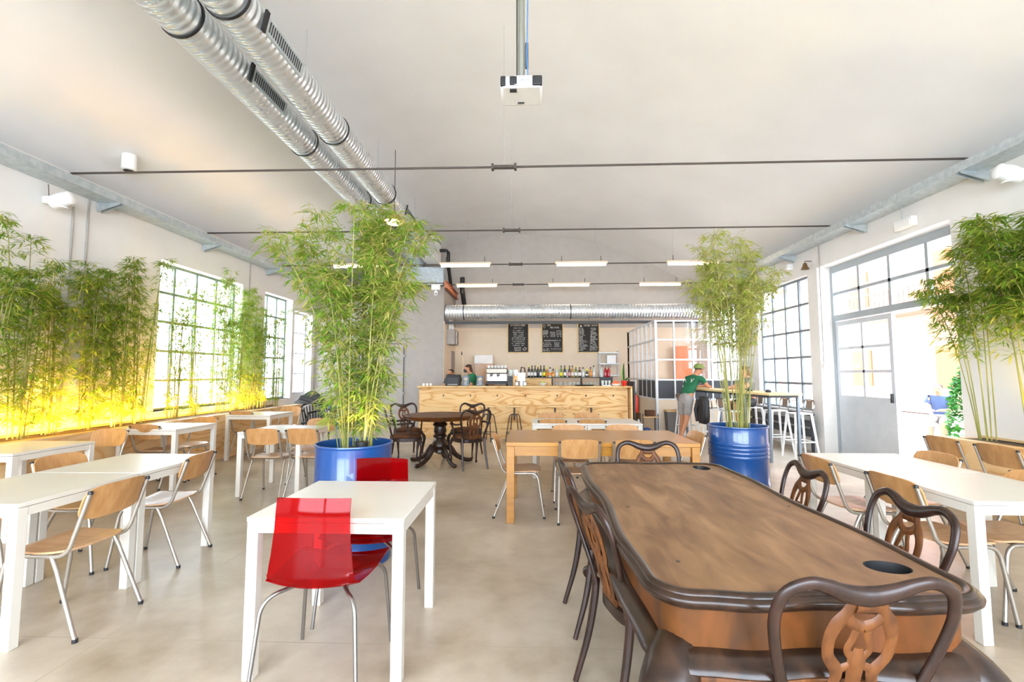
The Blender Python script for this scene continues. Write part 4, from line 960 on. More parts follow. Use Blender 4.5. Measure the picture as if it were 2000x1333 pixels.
for i, (x, pr, g, l) in enumerate(bott):
    X_ = (x - 1033) * 12.95 / 900 + 0.0
    t = thing('bottle', names[g] + ' bottle with ' + lnm[l] + ' label on the back bar shelf, ' + ordn[i] + ' from the left', 'bottle', (X_, 12.93 + 0.03 * math.sin(i * 2.3), SH), 0, 'bottles on the back bar shelf')
    MB().lathe(pr, n=12).build('glass_body', GB[g], t); r0 = pr[2][0] + 0.001
    MB().lathe([(r0, 0.04), (r0, 0.13 if pr is not squat else 0.085)], n=12, cap=False).build('bottle_label', LBm[l], t)
    MB().lathe([(pr[-1][0] + .001, pr[-2][1] - .02), (pr[-1][0] + .001, pr[-1][1] + .002)], n=10).build('bottle_cap', M['black'] if i % 3 else LBm['y'], t)
sip = [(0.045, 0), (0.048, 0.02), (0.046, 0.19), (0.02, 0.24), (0.016, 0.27)]
for i, x in enumerate((2.02, 2.13, 2.22)):
    t = thing('soda_siphon', 'soda siphon with steel head on the back bar, ' + ('clear, left one', 'red, middle one', 'red, right one')[i], 'siphon', (x, 12.95, SH), 0, 'soda siphons on the back bar')
    MB().lathe(sip, n=12).build('glass_body', GB['red'] if i else GB['clear'], t); MB().tube([(0, 0, .27), (0, 0, .31), (0.05, 0, .30), (0.06, 0, .26)], .013, 8).build('siphon_head', M['chrome'], t)
k = 0
for j, z in enumerate((0.94, 0.94 + 0.146)):
    for i in range(13):
        x = 0.74 + i * 0.118 + j * 0.03
        if abs(x - 1.46) < 0.045: continue
        tag(MB().lathe([(0.025, 0), (0.034, 0.11), (0.032, 0.11), (0.022, 0.01)], n=10, cap=False).build('drinking_glass', GB['clear'], loc=(x, 12.86, z)), 'clear drinking glass standing under the bottle shelf, ' + ('lower' if j == 0 else 'upper') + ' row', 'glass', ('lower' if j == 0 else 'upper') + ' row of glasses under the bottle shelf')
CT = 1.15
t = thing('cash_register', 'black cash register terminal at the left end of the bar', 'cash register', (-1.72, 10.45, CT))
MB().add([(-.17, -.1, 0), (.17, -.1, 0), (.17, .12, 0), (-.17, .12, 0), (-.16, -.03, .25), (.16, -.03, .25), (.16, .1, .25), (-.16, .1, .25)], [(3, 2, 1, 0), (4, 5, 6, 7), (0, 1, 5, 4), (1, 2, 6, 5), (2, 3, 7, 6), (3, 0, 4, 7)]).build('casing', M['black'], t, bevel=0.012)
MB().box((0, -0.075, 0.12), (0.26, 0.006, 0.14), rx=R(-16)).build('screen', M['darkgrey'], t, bevel=0.003)
MB().box((0, -0.096, 0.03), (0.22, 0.006, 0.03), rx=R(-16)).build('paper_slot', mat('slot_grey', '8A8A8A', 0.5), t)
for i, x in enumerate((-1.42, -1.10)):
    t = thing('menu_stand', 'small slate menu stand on the bar, ' + ('left one beside the cash register' if i == 0 else 'right one in front of the barmaid'), 'menu stand', (x, 10.32, CT), 0, 'slate menu stands on the bar')
    MB().box((0, 0.03, 0.115), (0.15, 0.012, 0.23), rx=R(-12)).build('slate', mat('blue_slate', '5C6672', 0.8, c2='6E7884'), t); w = MB(); rn = random.Random(i)
    for q in range(7): w.box((rn.uniform(-.015, .015), 0.012 + 0.0055 * q - 0.0065, 0.03 + 0.027 * q), (rn.uniform(.05, .1), 0.002, 0.008), rx=R(-12))
    w.build('chalk_writing', M['chalk'], t, smooth=False); MB().box((0, 0.06, 0.08), (0.1, 0.008, 0.17), rx=R(25)).build('easel_leg', M['boardframe'], t)
t = thing('bar_light', 'thin pale upright rod with black tip on the bar', 'rod', (-1.52, 10.6, CT)); MB().tube([(0, 0, 0), (0, 0, .62), (-.03, 0, .72)], .006, 6).build('rod', M['boardframe'], t); MB().lathe([(.012, 0), (.016, .04), (.01, .08)], (-.03, 0, .70), 8).build('tip', M['black'], t)
t = thing('espresso_machine', 'steel espresso machine with cups on top on the bar', 'coffee machine', (-0.73, 10.55, CT))
MB().span((-.24, -.15, .03), (.24, .2, .09)).build('drip_tray', M['black'], t, bevel=.006); MB().span((-.24, .03, .09), (.24, .2, .3)).build('body', M['chrome'], t, bevel=.015)
MB().span((-.24, -.14, .27), (.24, .2, .40)).build('head', mat('machine_steel', '7C7468', .3, .8), t, bevel=.02)
for x in (-.13, .03): g = MB().lathe([(.03, -.05), (.035, 0)], (x, -.07, .27), 12).build('group_head', M['chrome'], t); MB().tube([(x, -.09, .23), (x, -.2, .21)], .012, 8).build('portafilter', M['black'], g)
MB().tube([(-.22, -.1, .3), (-.24, -.14, .2), (-.23, -.14, .12)], .006, 6).build('steam_wand', M['chrome'], t); MB().tube([(.2, -.1, .3), (.22, -.14, .2), (.21, -.14, .12)], .006, 6).build('steam_wand', M['chrome'], t)
for x in (-.23, .23):
    for y in (-.12, .17): MB().lathe([(.02, 0), (.02, .03)], (x, y, 0), 8).build('foot', M['black'], t)
for i in range(6):
    tag(MB().lathe([(0.02, 0), (0.034, 0.05), (0.036, 0.06), (0.03, 0.06), (0.018, 0.008)], n=12, cap=False).build('coffee_cup', M['whitepl'], loc=(-0.92 + i * 0.075, 10.6, CT + .4)), 'small white coffee cup standing on the espresso machine', 'cup', 'cups on the espresso machine')
for i, x in enumerate((-0.42, -0.30)):
    t = thing('coffee_grinder', 'coffee grinder with glass hopper on the bar, ' + ('left one touching the espresso machine' if i == 0 else 'right one with wooden base'), 'grinder', (x, 10.5, CT), 0, 'coffee grinders on the bar')
    MB().span((-.05, -.07, 0), (.05, .08, .22)).build('body', M['ply2'] if i else M['darkgrey'], t, bevel=.01); MB().lathe([(.03, .22), (.06, .3), (.062, .36), (.03, .37)], n=14).build('hopper', GB['clear'] if i == 0 else M['whitepl'], t); MB().tube([(0, -.07, .12), (0, -.12, .12)], .015, 8).build('spout', M['black'], t)
t = thing('drinks_tower', 'white drink dispenser box with black tap on the bar', 'dispenser', (-0.17, 10.5, CT)); MB().span((-.09, -.06, .10), (.09, .08, .3)).build('casing', M['whitepl'], t, bevel=.012); MB().span((-.03, -.03, 0), (.03, .05, .1)).build('stem', M['chrome'], t); MB().tube([(-.02, -.06, .3), (0, -.05, .42), (.07, 0, .40), (.08, .02, .3)], .014, 8).build('tap_hose', M['black'], t)
for i, x in enumerate((-0.27, -0.09)):
    t = thing('card_holder', 'small black framed white card on the bar, ' + ('left' if i == 0 else 'right') + ' of the drink dispenser foot', 'card', (x, 10.25, CT), 0, 'framed cards on the bar'); MB().span((-.04, 0, 0), (.04, .012, .105)).build('frame', M['black'], t); MB().span((-.03, -.002, .012), (.03, .001, .09)).build('card', M['paper'], t)
t = thing('lime_bowl', 'glass bowl of yellow green limes on the bar', 'bowl', (0.31, 10.4, CT)); MB().lathe([(.04, 0), (.09, .05), (.1, .07), (.094, .07), (.04, .008)], n=18, cap=False).build('bowl', GB['clear'], t)
for i in range(6):
    a = i * 1.05; r_ = 0.045 if i else 0
    tag(MB().lathe([(.004, 0), (.02, .006), (.026, .024), (.02, .042), (.004, .05)], n=10).build('lime', mat('lime_skin', 'B5C63C', .5), loc=(0.31 + r_ * math.cos(a), 10.4 + r_ * math.sin(a), CT + .03 + (.0 if i else .03))), 'yellow green lime heaped in the glass bowl on the bar', 'lime', 'limes in the bowl')
t = thing('serving_tray', 'round black serving tray lying on the bar', 'tray', (1.25, 10.5, CT)); MB().lathe([(.01, 0), (.2, 0), (.22, .02), (.215, .022), (.195, .006), (.01, .006)], n=28).build('tray', M['black'], t)
t = thing('glass_rack', 'black bar rack holding cups at the right of the bar', 'rack', (1.73, 10.5, CT)); MB().span((-.12, .02, 0), (.12, .16, .2)).build('casing', M['black'], t, bevel=.01); MB().span((-.1, -.1, 0), (.1, .02, .02)).build('base', M['chrome'], t)
for i in range(5):
    tag(MB().lathe([(.024, 0), (.032, .1), (.03, .1), (.02, .008)], n=10, cap=False).build('tumbler', GB['clear'], loc=(1.65 + (i % 3) * .075, 10.43 + (i // 3) * .045, CT + .021)), 'clear tumbler standing on the black bar rack', 'glass', 'tumblers on the rack')
t = thing('fruit_bowl', 'low bowl of oranges at the right end of the bar', 'bowl', (1.93, 10.38, CT)); MB().lathe([(.04, 0), (.09, .03), (.1, .05), (.094, .05), (.04, .008)], n=18, cap=False).build('bowl', M['whitepl'], t)
for i in range(7):
    a = i * 1.05; r_ = 0.055 if i < 6 else 0
    tag(MB().lathe([(.005, 0), (.028, .01), (.036, .034), (.028, .06), (.005, .068)], n=12).build('orange', M['orange'], loc=(1.93 + r_ * math.cos(a), 10.38 + r_ * math.sin(a), CT + (.02 if i < 6 else .06))), 'orange fruit piled in the white bowl on the bar', 'fruit', 'oranges in the bowl')
t = thing('potted_cactus', 'tall thin cactus in a red pot at the right end of the bar', 'plant', (2.12, 10.4, CT)); MB().lathe([(.045, 0), (.06, .07), (.07, .1), (.07, .12), (.06, .12), (.05, .09), (.01, .09)], n=20).build('pot', M['red_pot'], t)
MB().tube(catmull([(0, 0, .09), (-.01, 0, .3), (.0, 0, .5)], 4), lerp_list([.02, .024, .01], 9), 8).build('stem', M['hedge'], t); MB().tube(catmull([(-.03, 0, .09), (-.05, 0, .25), (-.05, 0, .46)], 4), lerp_list([.016, .018, .008], 9), 8).build('stem', M['culm'], t); MB().tube([(.03, 0, .09), (.06, 0, .16), (.1, 0, .19)], [.02, .02, .006], 6).build('leaf', M['hedge'], t)
for i, x in enumerate((-2.36, -2.28, -2.2)):
    tag(MB().lathe([(.02, 0), (.028, .05), (.024, .055), (.004, .05)], n=10).build('sugar_pot', M['whitepl'], loc=(x, 10.3, CT)), 'small white sugar pot on the far left end of the bar', 'pot', 'sugar pots on the bar')
t = thing('tall_cabinet', 'tall pale wooden cabinet against the far wall behind the barmaid', 'cabinet', (-1.33, 13.85, 0)); MB().span((-.27, -.25, 0), (.27, .3, 1.72)).build('body', M['beech_board'], t, smooth=False); d_ = MB().span((-.265, -.27, .05), (.265, -.251, 1.7)).build('door', M['beech_board'], t, bevel=.002); MB().box((.2, -.28, 1.0), (.015, .02, .12)).build('handle', M['chrome'], d_)
tag(MB().span((-1.62, 13.62, 1.721), (-1.08, 14.1, 1.98)).build('storage_box', M['paper'], bevel=.008), 'white box lying on top of the tall wooden cabinet', 'box')
# chalkboards
for i, (x, lb) in enumerate(((-0.33, 'left one with centred lines and a diamond sign'), (0.725, 'middle one with columns'), (1.835, 'right one with two dense columns'))):
    t = thing('chalkboard', 'pine framed chalkboard above the back bar, ' + lb, 'chalkboard', (x, YB - 0.03, 2.06), 0, 'chalkboard menus on the far wall')
    w, h_ = .34, .93; MB().span((-w + .02, -.018, .02), (w - .02, -.001, h_ - .02)).build('slate', M['board'], t, smooth=False)
    f = MB(); f.span((-w, -.03, 0), (-w + .03, 0, h_)); f.span((w - .03, -.03, 0), (w, 0, h_)); f.span((-w + .03, -.03, 0), (w - .03, 0, .03)); f.span((-w + .03, -.03, h_ - .03), (w - .03, 0, h_)); f.build('frame', M['boardframe'], t, smooth=False)
    wr = MB(); rn = random.Random(40 + i)
    def scrib(x0, x1, z, hh=.024):
        q = x0
        while q < x1 - .01:
            lw_ = rn.uniform(.010, .016); kx = q + lw_ / 2
            if rn.random() > .14:
                wr.box((kx - lw_ * .35, -.0195, z), (.004, .002, hh)); 
                if rn.random() > .3: wr.box((kx, -.0195, z + hh * rn.choice((-.5, 0, .5))), (lw_ * .8, .002, .004))
                if rn.random() > .5: wr.box((kx + lw_ * .3, -.0195, z), (.004, .002, hh), ry=R(rn.choice((0, 0, 25, -25))))
            q += lw_ + .003
    if i == 0:
        scrib(-.24, .22, .86, .05); scrib(-.14, .15, .775, .03)
        for q in range(9): a = rn.uniform(.14, .24); scrib(-.02 - a + .03, a + .01, .70 - q * .058)
        for q in range(3): scrib(-.12, .1, .17 - q * .045)
        for a, c_ in (((.2, .08), (.26, .14)), ((.26, .14), (.2, .17)), ((.2, .17), (.14, .11)), ((.14, .11), (.2, .08))): wr.tube([(a[0], -.0195, a[1]), (c_[0], -.0195, c_[1])], .006, 4)
    elif i == 1:
        scrib(-.16, 0, .86, .05); scrib(-.08, .22, .79, .05); wr.tube([(-.26, -.0195, .88), (-.29, -.0195, .83), (-.24, -.0195, .77), (-.21, -.0195, .84), (-.26, -.0195, .88)], .006, 4)
        for q in range(4): scrib(-.29, -.13, .69 - q * .042); scrib(.13, .29, .69 - q * .042); scrib(-.07, .09, .64 - q * .042)
        for x_ in (-.25, -.16, .17, .26): wr.lathe([(.002, .0), (.02, .03)], (x_, -.0195, .49), 6)
        scrib(-.25, .25, .385, .03)
        for q in range(3): scrib(-.29, -.02, .31 - q * .05); scrib(.06, .22, .31 - q * .05)
        scrib(-.29, -.1, .13, .03); scrib(-.05, .28, .14, .012); scrib(-.05, .28, .10, .012); scrib(-.29, -.08, .08, .03)
    else:
        scrib(-.16, .06, .85, .06); scrib(.1, .29, .85, .05); wr.lathe([(.03, .0), (.012, .07)], (-.23, -.0195, .8), 6)
        for q in range(17):
            z = .76 - q * .042; scrib(-.3, -.13 + rn.uniform(-.05, .12) * (1 if q > 5 else .3), z); scrib(.07 - q * .002, rn.uniform(.18, .28), z)
    wr.build('chalk_writing', M['chalk'], t, smooth=False)
# wall shelf, wall cabinet
t = thing('wall_shelf', 'small steel wall shelf unit with three boards right of the bottles', 'shelf', (2.42, YB - 0.03, 1.34))
for z in (0.02, .37, .70): MB().span((-.3, -.25, z), (.3, 0, z + .02)).build('shelf_board', M['galv'], t, smooth=False)
for x in (-.28, .28): MB().tube([(x, -.23, 0), (x, -.23, .78)], .01, 6).build('upright', M['chrome'], t); MB().tube([(x, -.02, 0), (x, -.02, .78)], .01, 6).build('upright', M['chrome'], t)
tag(MB().span((2.35, 13.98, 1.731), (2.62, 14.2, 1.98)).build('storage_box', M['whitepl'], bevel=.01), 'white plastic box on the middle board of the wall shelf', 'box')
t = thing('wall_cabinet', 'grey wall cabinet with open cubbies on the side of the grey block', 'cabinet', (BX + 0.013, 13.0, 2.24)); MB().span((0, -.35, 0), (.22, .35, .42)).build('body', mat('beige_grey', 'A39C94', .6), t, smooth=False)
for k in range(4): MB().span((.221, -.05 + (k % 2) * .2, .03 + (k // 2) * .2), (.225, .12 + (k % 2) * .2, .2 + (k // 2) * .19)).build('cubby', M['darkgrey'] if k % 2 else M['paper'], t, smooth=False)
for k in range(5): tag(MB().lathe([(.03, 0), (.034, .2), (.02, .24), (.02, .28)], n=10).build('plastic_bottle', M['whitepl'], loc=(BX + .08 + .03 * (k % 2), 12.75 + k * .11, 2.661)), 'white plastic bottle on top of the grey wall cabinet', 'bottle', 'white bottles on the wall cabinet')
struct(MB().span((BX + 0.013, 13.45, 0), (BX + 0.03, 13.95, 2.1)).build('door_5', M['grey_wall'], smooth=False))

# bistro stools in front of the bar
def bistro_stool():
    t = thing('bar_stool', '', 'stool', (0, 0, 0), 0, 'round stools in front of the bar')
    MB().lathe([(.01, .715), (.15, .715), (.165, .722), (.165, .742), (.15, .75), (.01, .75)], n=28).build('seat', M['ply2'], t)
    MB().lathe([(.02, .44), (.02, .70), (.05, .714)], n=12).build('screw_post', M['iron'], t)
    for k in range(2):
        a = R(35) + k * PI / 2; ca, sa = math.cos(a), math.sin(a)
        for s in (-1, 1):
            MB().tube([(0, 0, .56)] + arc((s * ca * .06, s * sa * .06, .565), (s * ca * .115, s * sa * .115, .56), (s * ca * .13, s * sa * .13, .47)) + [(s * ca * .21, s * sa * .21, 0.0)], .012, 8).build('leg', M['iron'], t)
    MB().tube([(math.cos(a) * .182, math.sin(a) * .182, .17) for a in [2 * PI * k / 24 for k in range(24)]], .009, 6, closed=True).build('foot_ring', M['iron'], t)
    return t
BS = Placer(bistro_stool())
for x, lb in ((-0.86, 'leftmost one behind the armchair'), (-0.31, 'fully visible one left of the oak table'), (0.55, 'third from the left behind the white tables'), (1.31, 'rightmost one behind the white tables')):
    BS(x, 9.85, R(20 * x), 'dark iron screw stool with round seat, ' + lb, 'round stools in front of the bar')

# high table with metal stools by the right windows
t = thing('high_table', 'long narrow high table with pale top by the right windows', 'table', (3.97, 9.2, 0), R(5.2))
MB().span((-.28, -1.62, 1.07), (.28, 1.62, 1.105)).build('tabletop', M['boardframe'], t, bevel=.004)
MB().span((-.25, -1.56, 1.03), (.25, 1.56, 1.069)).build('under_frame', M['darkgrey'], t, smooth=False)
for sx in (-1, 1):
    for y in (-1.55, 0, 1.55): MB().box((sx * .24, y, .515), (.04, .04, 1.03)).build('leg', mat('steel_leg', '6E7880', .4, .5), t)
def metal_stool():
    t = thing('metal_stool', '', 'stool', (0, 0, 0), 0)
    MB().loft([[(sx * .15, sy * .15, z) for sx, sy in ((-1, -1), (1, -1), (1, 1), (-1, 1))] for z in (.735, .755)]).build('seat', M['whitepl'], t, bevel=.01)
    for sx in (-1, 1):
        for sy in (-1, 1): MB().tube([(sx * .13, sy * .13, .74), (sx * .2, sy * .2, 0)], [.024, .015], 4).build('leg', M['whitepl'], t, smooth=False)
    f = MB()
    for a, c_ in (((-1, -1), (1, -1)), ((1, -1), (1, 1)), ((1, 1), (-1, 1)), ((-1, 1), (-1, -1))): f.tube([(a[0] * .173, a[1] * .173, .28), (c_[0] * .173, c_[1] * .173, .28)], .009, 6)
    f.build('foot_rail', M['whitepl'], t)
    MB().tube(catmull([(-.14, -.14, .75), (-.16, -.17, .9), (-.1, -.18, .97), (.1, -.18, .97), (.16, -.17, .9), (.14, -.14, .75)], 4), .011, 6).build('back_hoop', M['chrome'], t)
    MB().box((0, -.176, .89), (.17, .012, .15), rx=R(6)).build('backrest', mat('brown_board', '8C7A6C', .5), t, bevel=.004)
    return t
MS = Placer(metal_stool()); G = 'white metal bar stools at the high table'
for x, y, a, lb in ((4.6, 8.1, 90, 'window side, nearest the camera'), (4.55, 8.75, 90, 'window side, second one'), (4.5, 9.55, 90, 'window side, under the seated person'), (3.66, 8.6, -85, 'aisle side, nearest behind the right bamboo'), (3.66, 9.25, -85, 'aisle side, with the black jacket'), (3.5, 10.45, -85, 'aisle side, farthest beyond the standing man')):
    MS(x, y, R(a), 'white metal bar stool at the high table, ' + lb, G)
t = thing('jacket', 'black jacket hanging over a stool beside the standing man', 'jacket', (3.43, 9.25, 0.45))
MB().loft([[(x * k, y * k2, z) for x, y in ((-.05, -.2), (.03, -.21), (.06, -.1), (.05, .05), (.06, .2), (-.02, .22), (-.07, .1), (-.06, -.05))] for z, k, k2 in ((0, 1.1, .8), (.15, 1.3, .95), (.3, 1.0, 1.0), (.45, 1.1, .95), (.53, .7, .8))]).build('jacket_body', M['black'], t, ang=80)
MB().tube([(-.03, .19, .46), (-.07, .24, .25), (-.05, .23, .02)], [.05, .045, .035], 8).build('sleeve', M['black'], t)
for i, (x, y) in enumerate(((4.05, 8.0), (3.98, 8.5))):
    tag(MB().lathe([(.04, 0), (.05, .02), (.03, .045), (.01, .05)], n=12).build('ashtray', M['darkgrey'], loc=(x, y, 1.106)), 'small dark dish on the high table, ' + ('nearer' if i == 0 else 'farther') + ' one', 'dish')
tag(MB().span((3.5, 10.45, 1.106), (3.75, 10.7, 1.16)).build('paper_stack', M['paper'], bevel=.01), 'pile of pale papers on the far end of the high table', 'papers')
t = thing('wall_radiator', 'dark horizontal slat heater under the right window', 'heater', (XR - 0.14, 9.75, 0))
for z, h_ in ((.28, .13), (.46, .12), (.66, .05)): MB().span((-.02, -1.2, z), (.04, 1.2, z + h_)).build('heater_bar', M['darkgrey'], t, bevel=.006)
for y in (-1.1, 1.1): MB().span((.04, y, 0), (.08, y + .04, .7)).build('post', M['darkgrey'], t)
# odds and ends beside the glazed box
t = thing('waste_bin', 'tall dark grey waste bin beside the glazed box', 'bin', (3.28, 10.85, 0)); MB().loft([[(sx * w, sy * w, z) for sx, sy in ((-1, -1), (1, -1), (1, 1), (-1, 1))] for z, w in ((0, .1), (.55, .13))]).build('bin_body', mat('bin_grey', '6C6A66', .6), t); MB().box((0, 0, .57), (.28, .28, .04)).build('lid', M['ply2'], t, bevel=.01)
t = thing('carton_stack', 'white recycling box standing behind the man in shorts', 'box', (3.56, 10.98, 0)); MB().span((-.13, -.1, 0), (.13, .1, .6)).build('carton', M['paper'], t, bevel=.004); MB().span((-.132, -.102, .5), (.132, -.1, .53)).build('red_tape', M['red_pot'], t, smooth=False)
t = thing('side_shelf', 'small wooden shelf trolley between bar and glazed box', 'shelf', (2.78, 10.9, 0))
for z in (.02, .42): MB().span((-.18, -.15, z), (.18, .15, z + .02)).build('shelf_board', M['ply2'], t, smooth=False)
for x in (-.17, .17):
    for y in (-.14, .14): MB().span((x - .01, y - .01, 0), (x + .01, y + .01, .5)).build('post', M['darkgrey'], t, smooth=False)
tag(MB().span((2.7, 10.8, .441), (2.9, 10.98, .58)).build('crate', M['veneer'], bevel=.004), 'brown wooden crate on top of the small shelf trolley', 'crate')
tag(MB().lathe([(.08, 0), (.09, .05), (.09, .12), (.04, .14)], n=14).build('blue_tub', mat('blue_plastic', '3C5C94', .4), loc=(2.72, 10.9, .041)), 'blue plastic tub on the lower board of the shelf trolley', 'tub')
tag(MB().lathe([(.05, 0), (.055, .02), (.055, .3), (.03, .34), (.025, .38)], n=14).build('detergent_bottle', M['whitepl'], loc=(2.5, 10.75, 0)), 'white detergent bottle on the floor beside the bar end', 'bottle')
t = thing('fire_extinguisher', 'orange red fire extinguisher on the black panel beside the bar', 'extinguisher', (2.404, 10.6, .55)); MB().lathe([(.06, 0), (.065, .02), (.065, .32), (.03, .38), (.02, .4)], n=16).build('cylinder', M['red_pot'], t); MB().box((0, 0, .42), (.04, .1, .03)).build('valve_handle', M['black'], t); MB().tube([(0, .03, .42), (.06, .06, .3), (.05, .04, .1)], .008, 6).build('hose', M['black'], t)
tag(MB().span((4.35, 14.0, 1.1), (4.95, 14.04, 2.25)).build('orange_banner', M['orange']), 'orange banner seen through the glazed box', 'banner')
tag(MB().span((3.3, 13.5, 0), (4.3, 14.1, 1.25)).build('shelf_block', M['whitepl'], bevel=.01), 'white worktop unit inside the glazed box', 'cabinet')
t = thing('water_crate', 'blue plastic crate standing at the grey block behind the bamboo', 'crate', (-5.1, 11.95, 0)); MB().span((-.2, -.15, 0), (.2, .15, .6)).build('crate_body', mat('crate_blue', '3E72B0', .4), t, bevel=.01); MB().span((-.16, -.152, .35), (.16, -.15, .5)).build('crate_label', M['paper'], t, smooth=False)

# black slatted armchairs by the left door
def slat_chair():
    t = thing('slat_chair', '', 'chair', (0, 0, 0), 0)
    MB().box((0, 0, .44), (.46, .44, .03)).build('seat', M['black'], t, bevel=.01)
    MB().tube(catmull([(-.27, .1, .66), (-.27, -.12, .7), (-.18, -.25, .8), (0, -.28, .84), (.18, -.25, .8), (.27, -.12, .7), (.27, .1, .66)], 5), .018, 8).build('arm_rail', M['black'], t)
    for k in range(9):
        a = -1 + k / 4; MB().tube([(a * .19, -.2 + .05 * a * a, .45), (a * .24, -.275 + .12 * a * a, .82 - .1 * abs(a))], .011, 6).build('back_slat', M['black'], t)
    for s in (-1, 1): MB().tube([(s * .22, .19, .0), (s * .2, .17, .44), (s * .265, .08, .66)], .015, 6).build('leg', M['black'], t); MB().tube([(s * .22, -.24, 0), (s * .19, -.18, .44)], .015, 6).build('leg', M['black'], t)
    return t
KC = Placer(slat_chair())
KC(-3.98, 8.75, R(150), 'black slatted armchair beside the farthest left table, right one', 'black slatted armchairs')
KC(-4.35, 9.35, R(10), 'black slatted armchair behind the farthest left table, left one under the coats', 'black slatted armchairs')
t = thing('coat_pile', 'dark grey coats thrown over the black slatted armchair', 'coat', (-4.4, 9.1, .83))
MB().loft([[(math.cos(a) * r_ * (1 + .15 * math.sin(3 * a + z * 9)) + z * .3, math.sin(a) * r_ * .5, z) for a in [2 * PI * k / 16 for k in range(16)]] for z, r_ in ((0, .3), (.06, .3), (.14, .2), (.22, .1), (.25, .03))]).build('coat', M['darkgrey'], t, ang=80)
MB().tube([(-.1, -.1, .12), (.15, -.14, .05), (.3, -.1, .0)], [.05, .05, .04], 8).build('sleeve', M['darkgrey'], t)

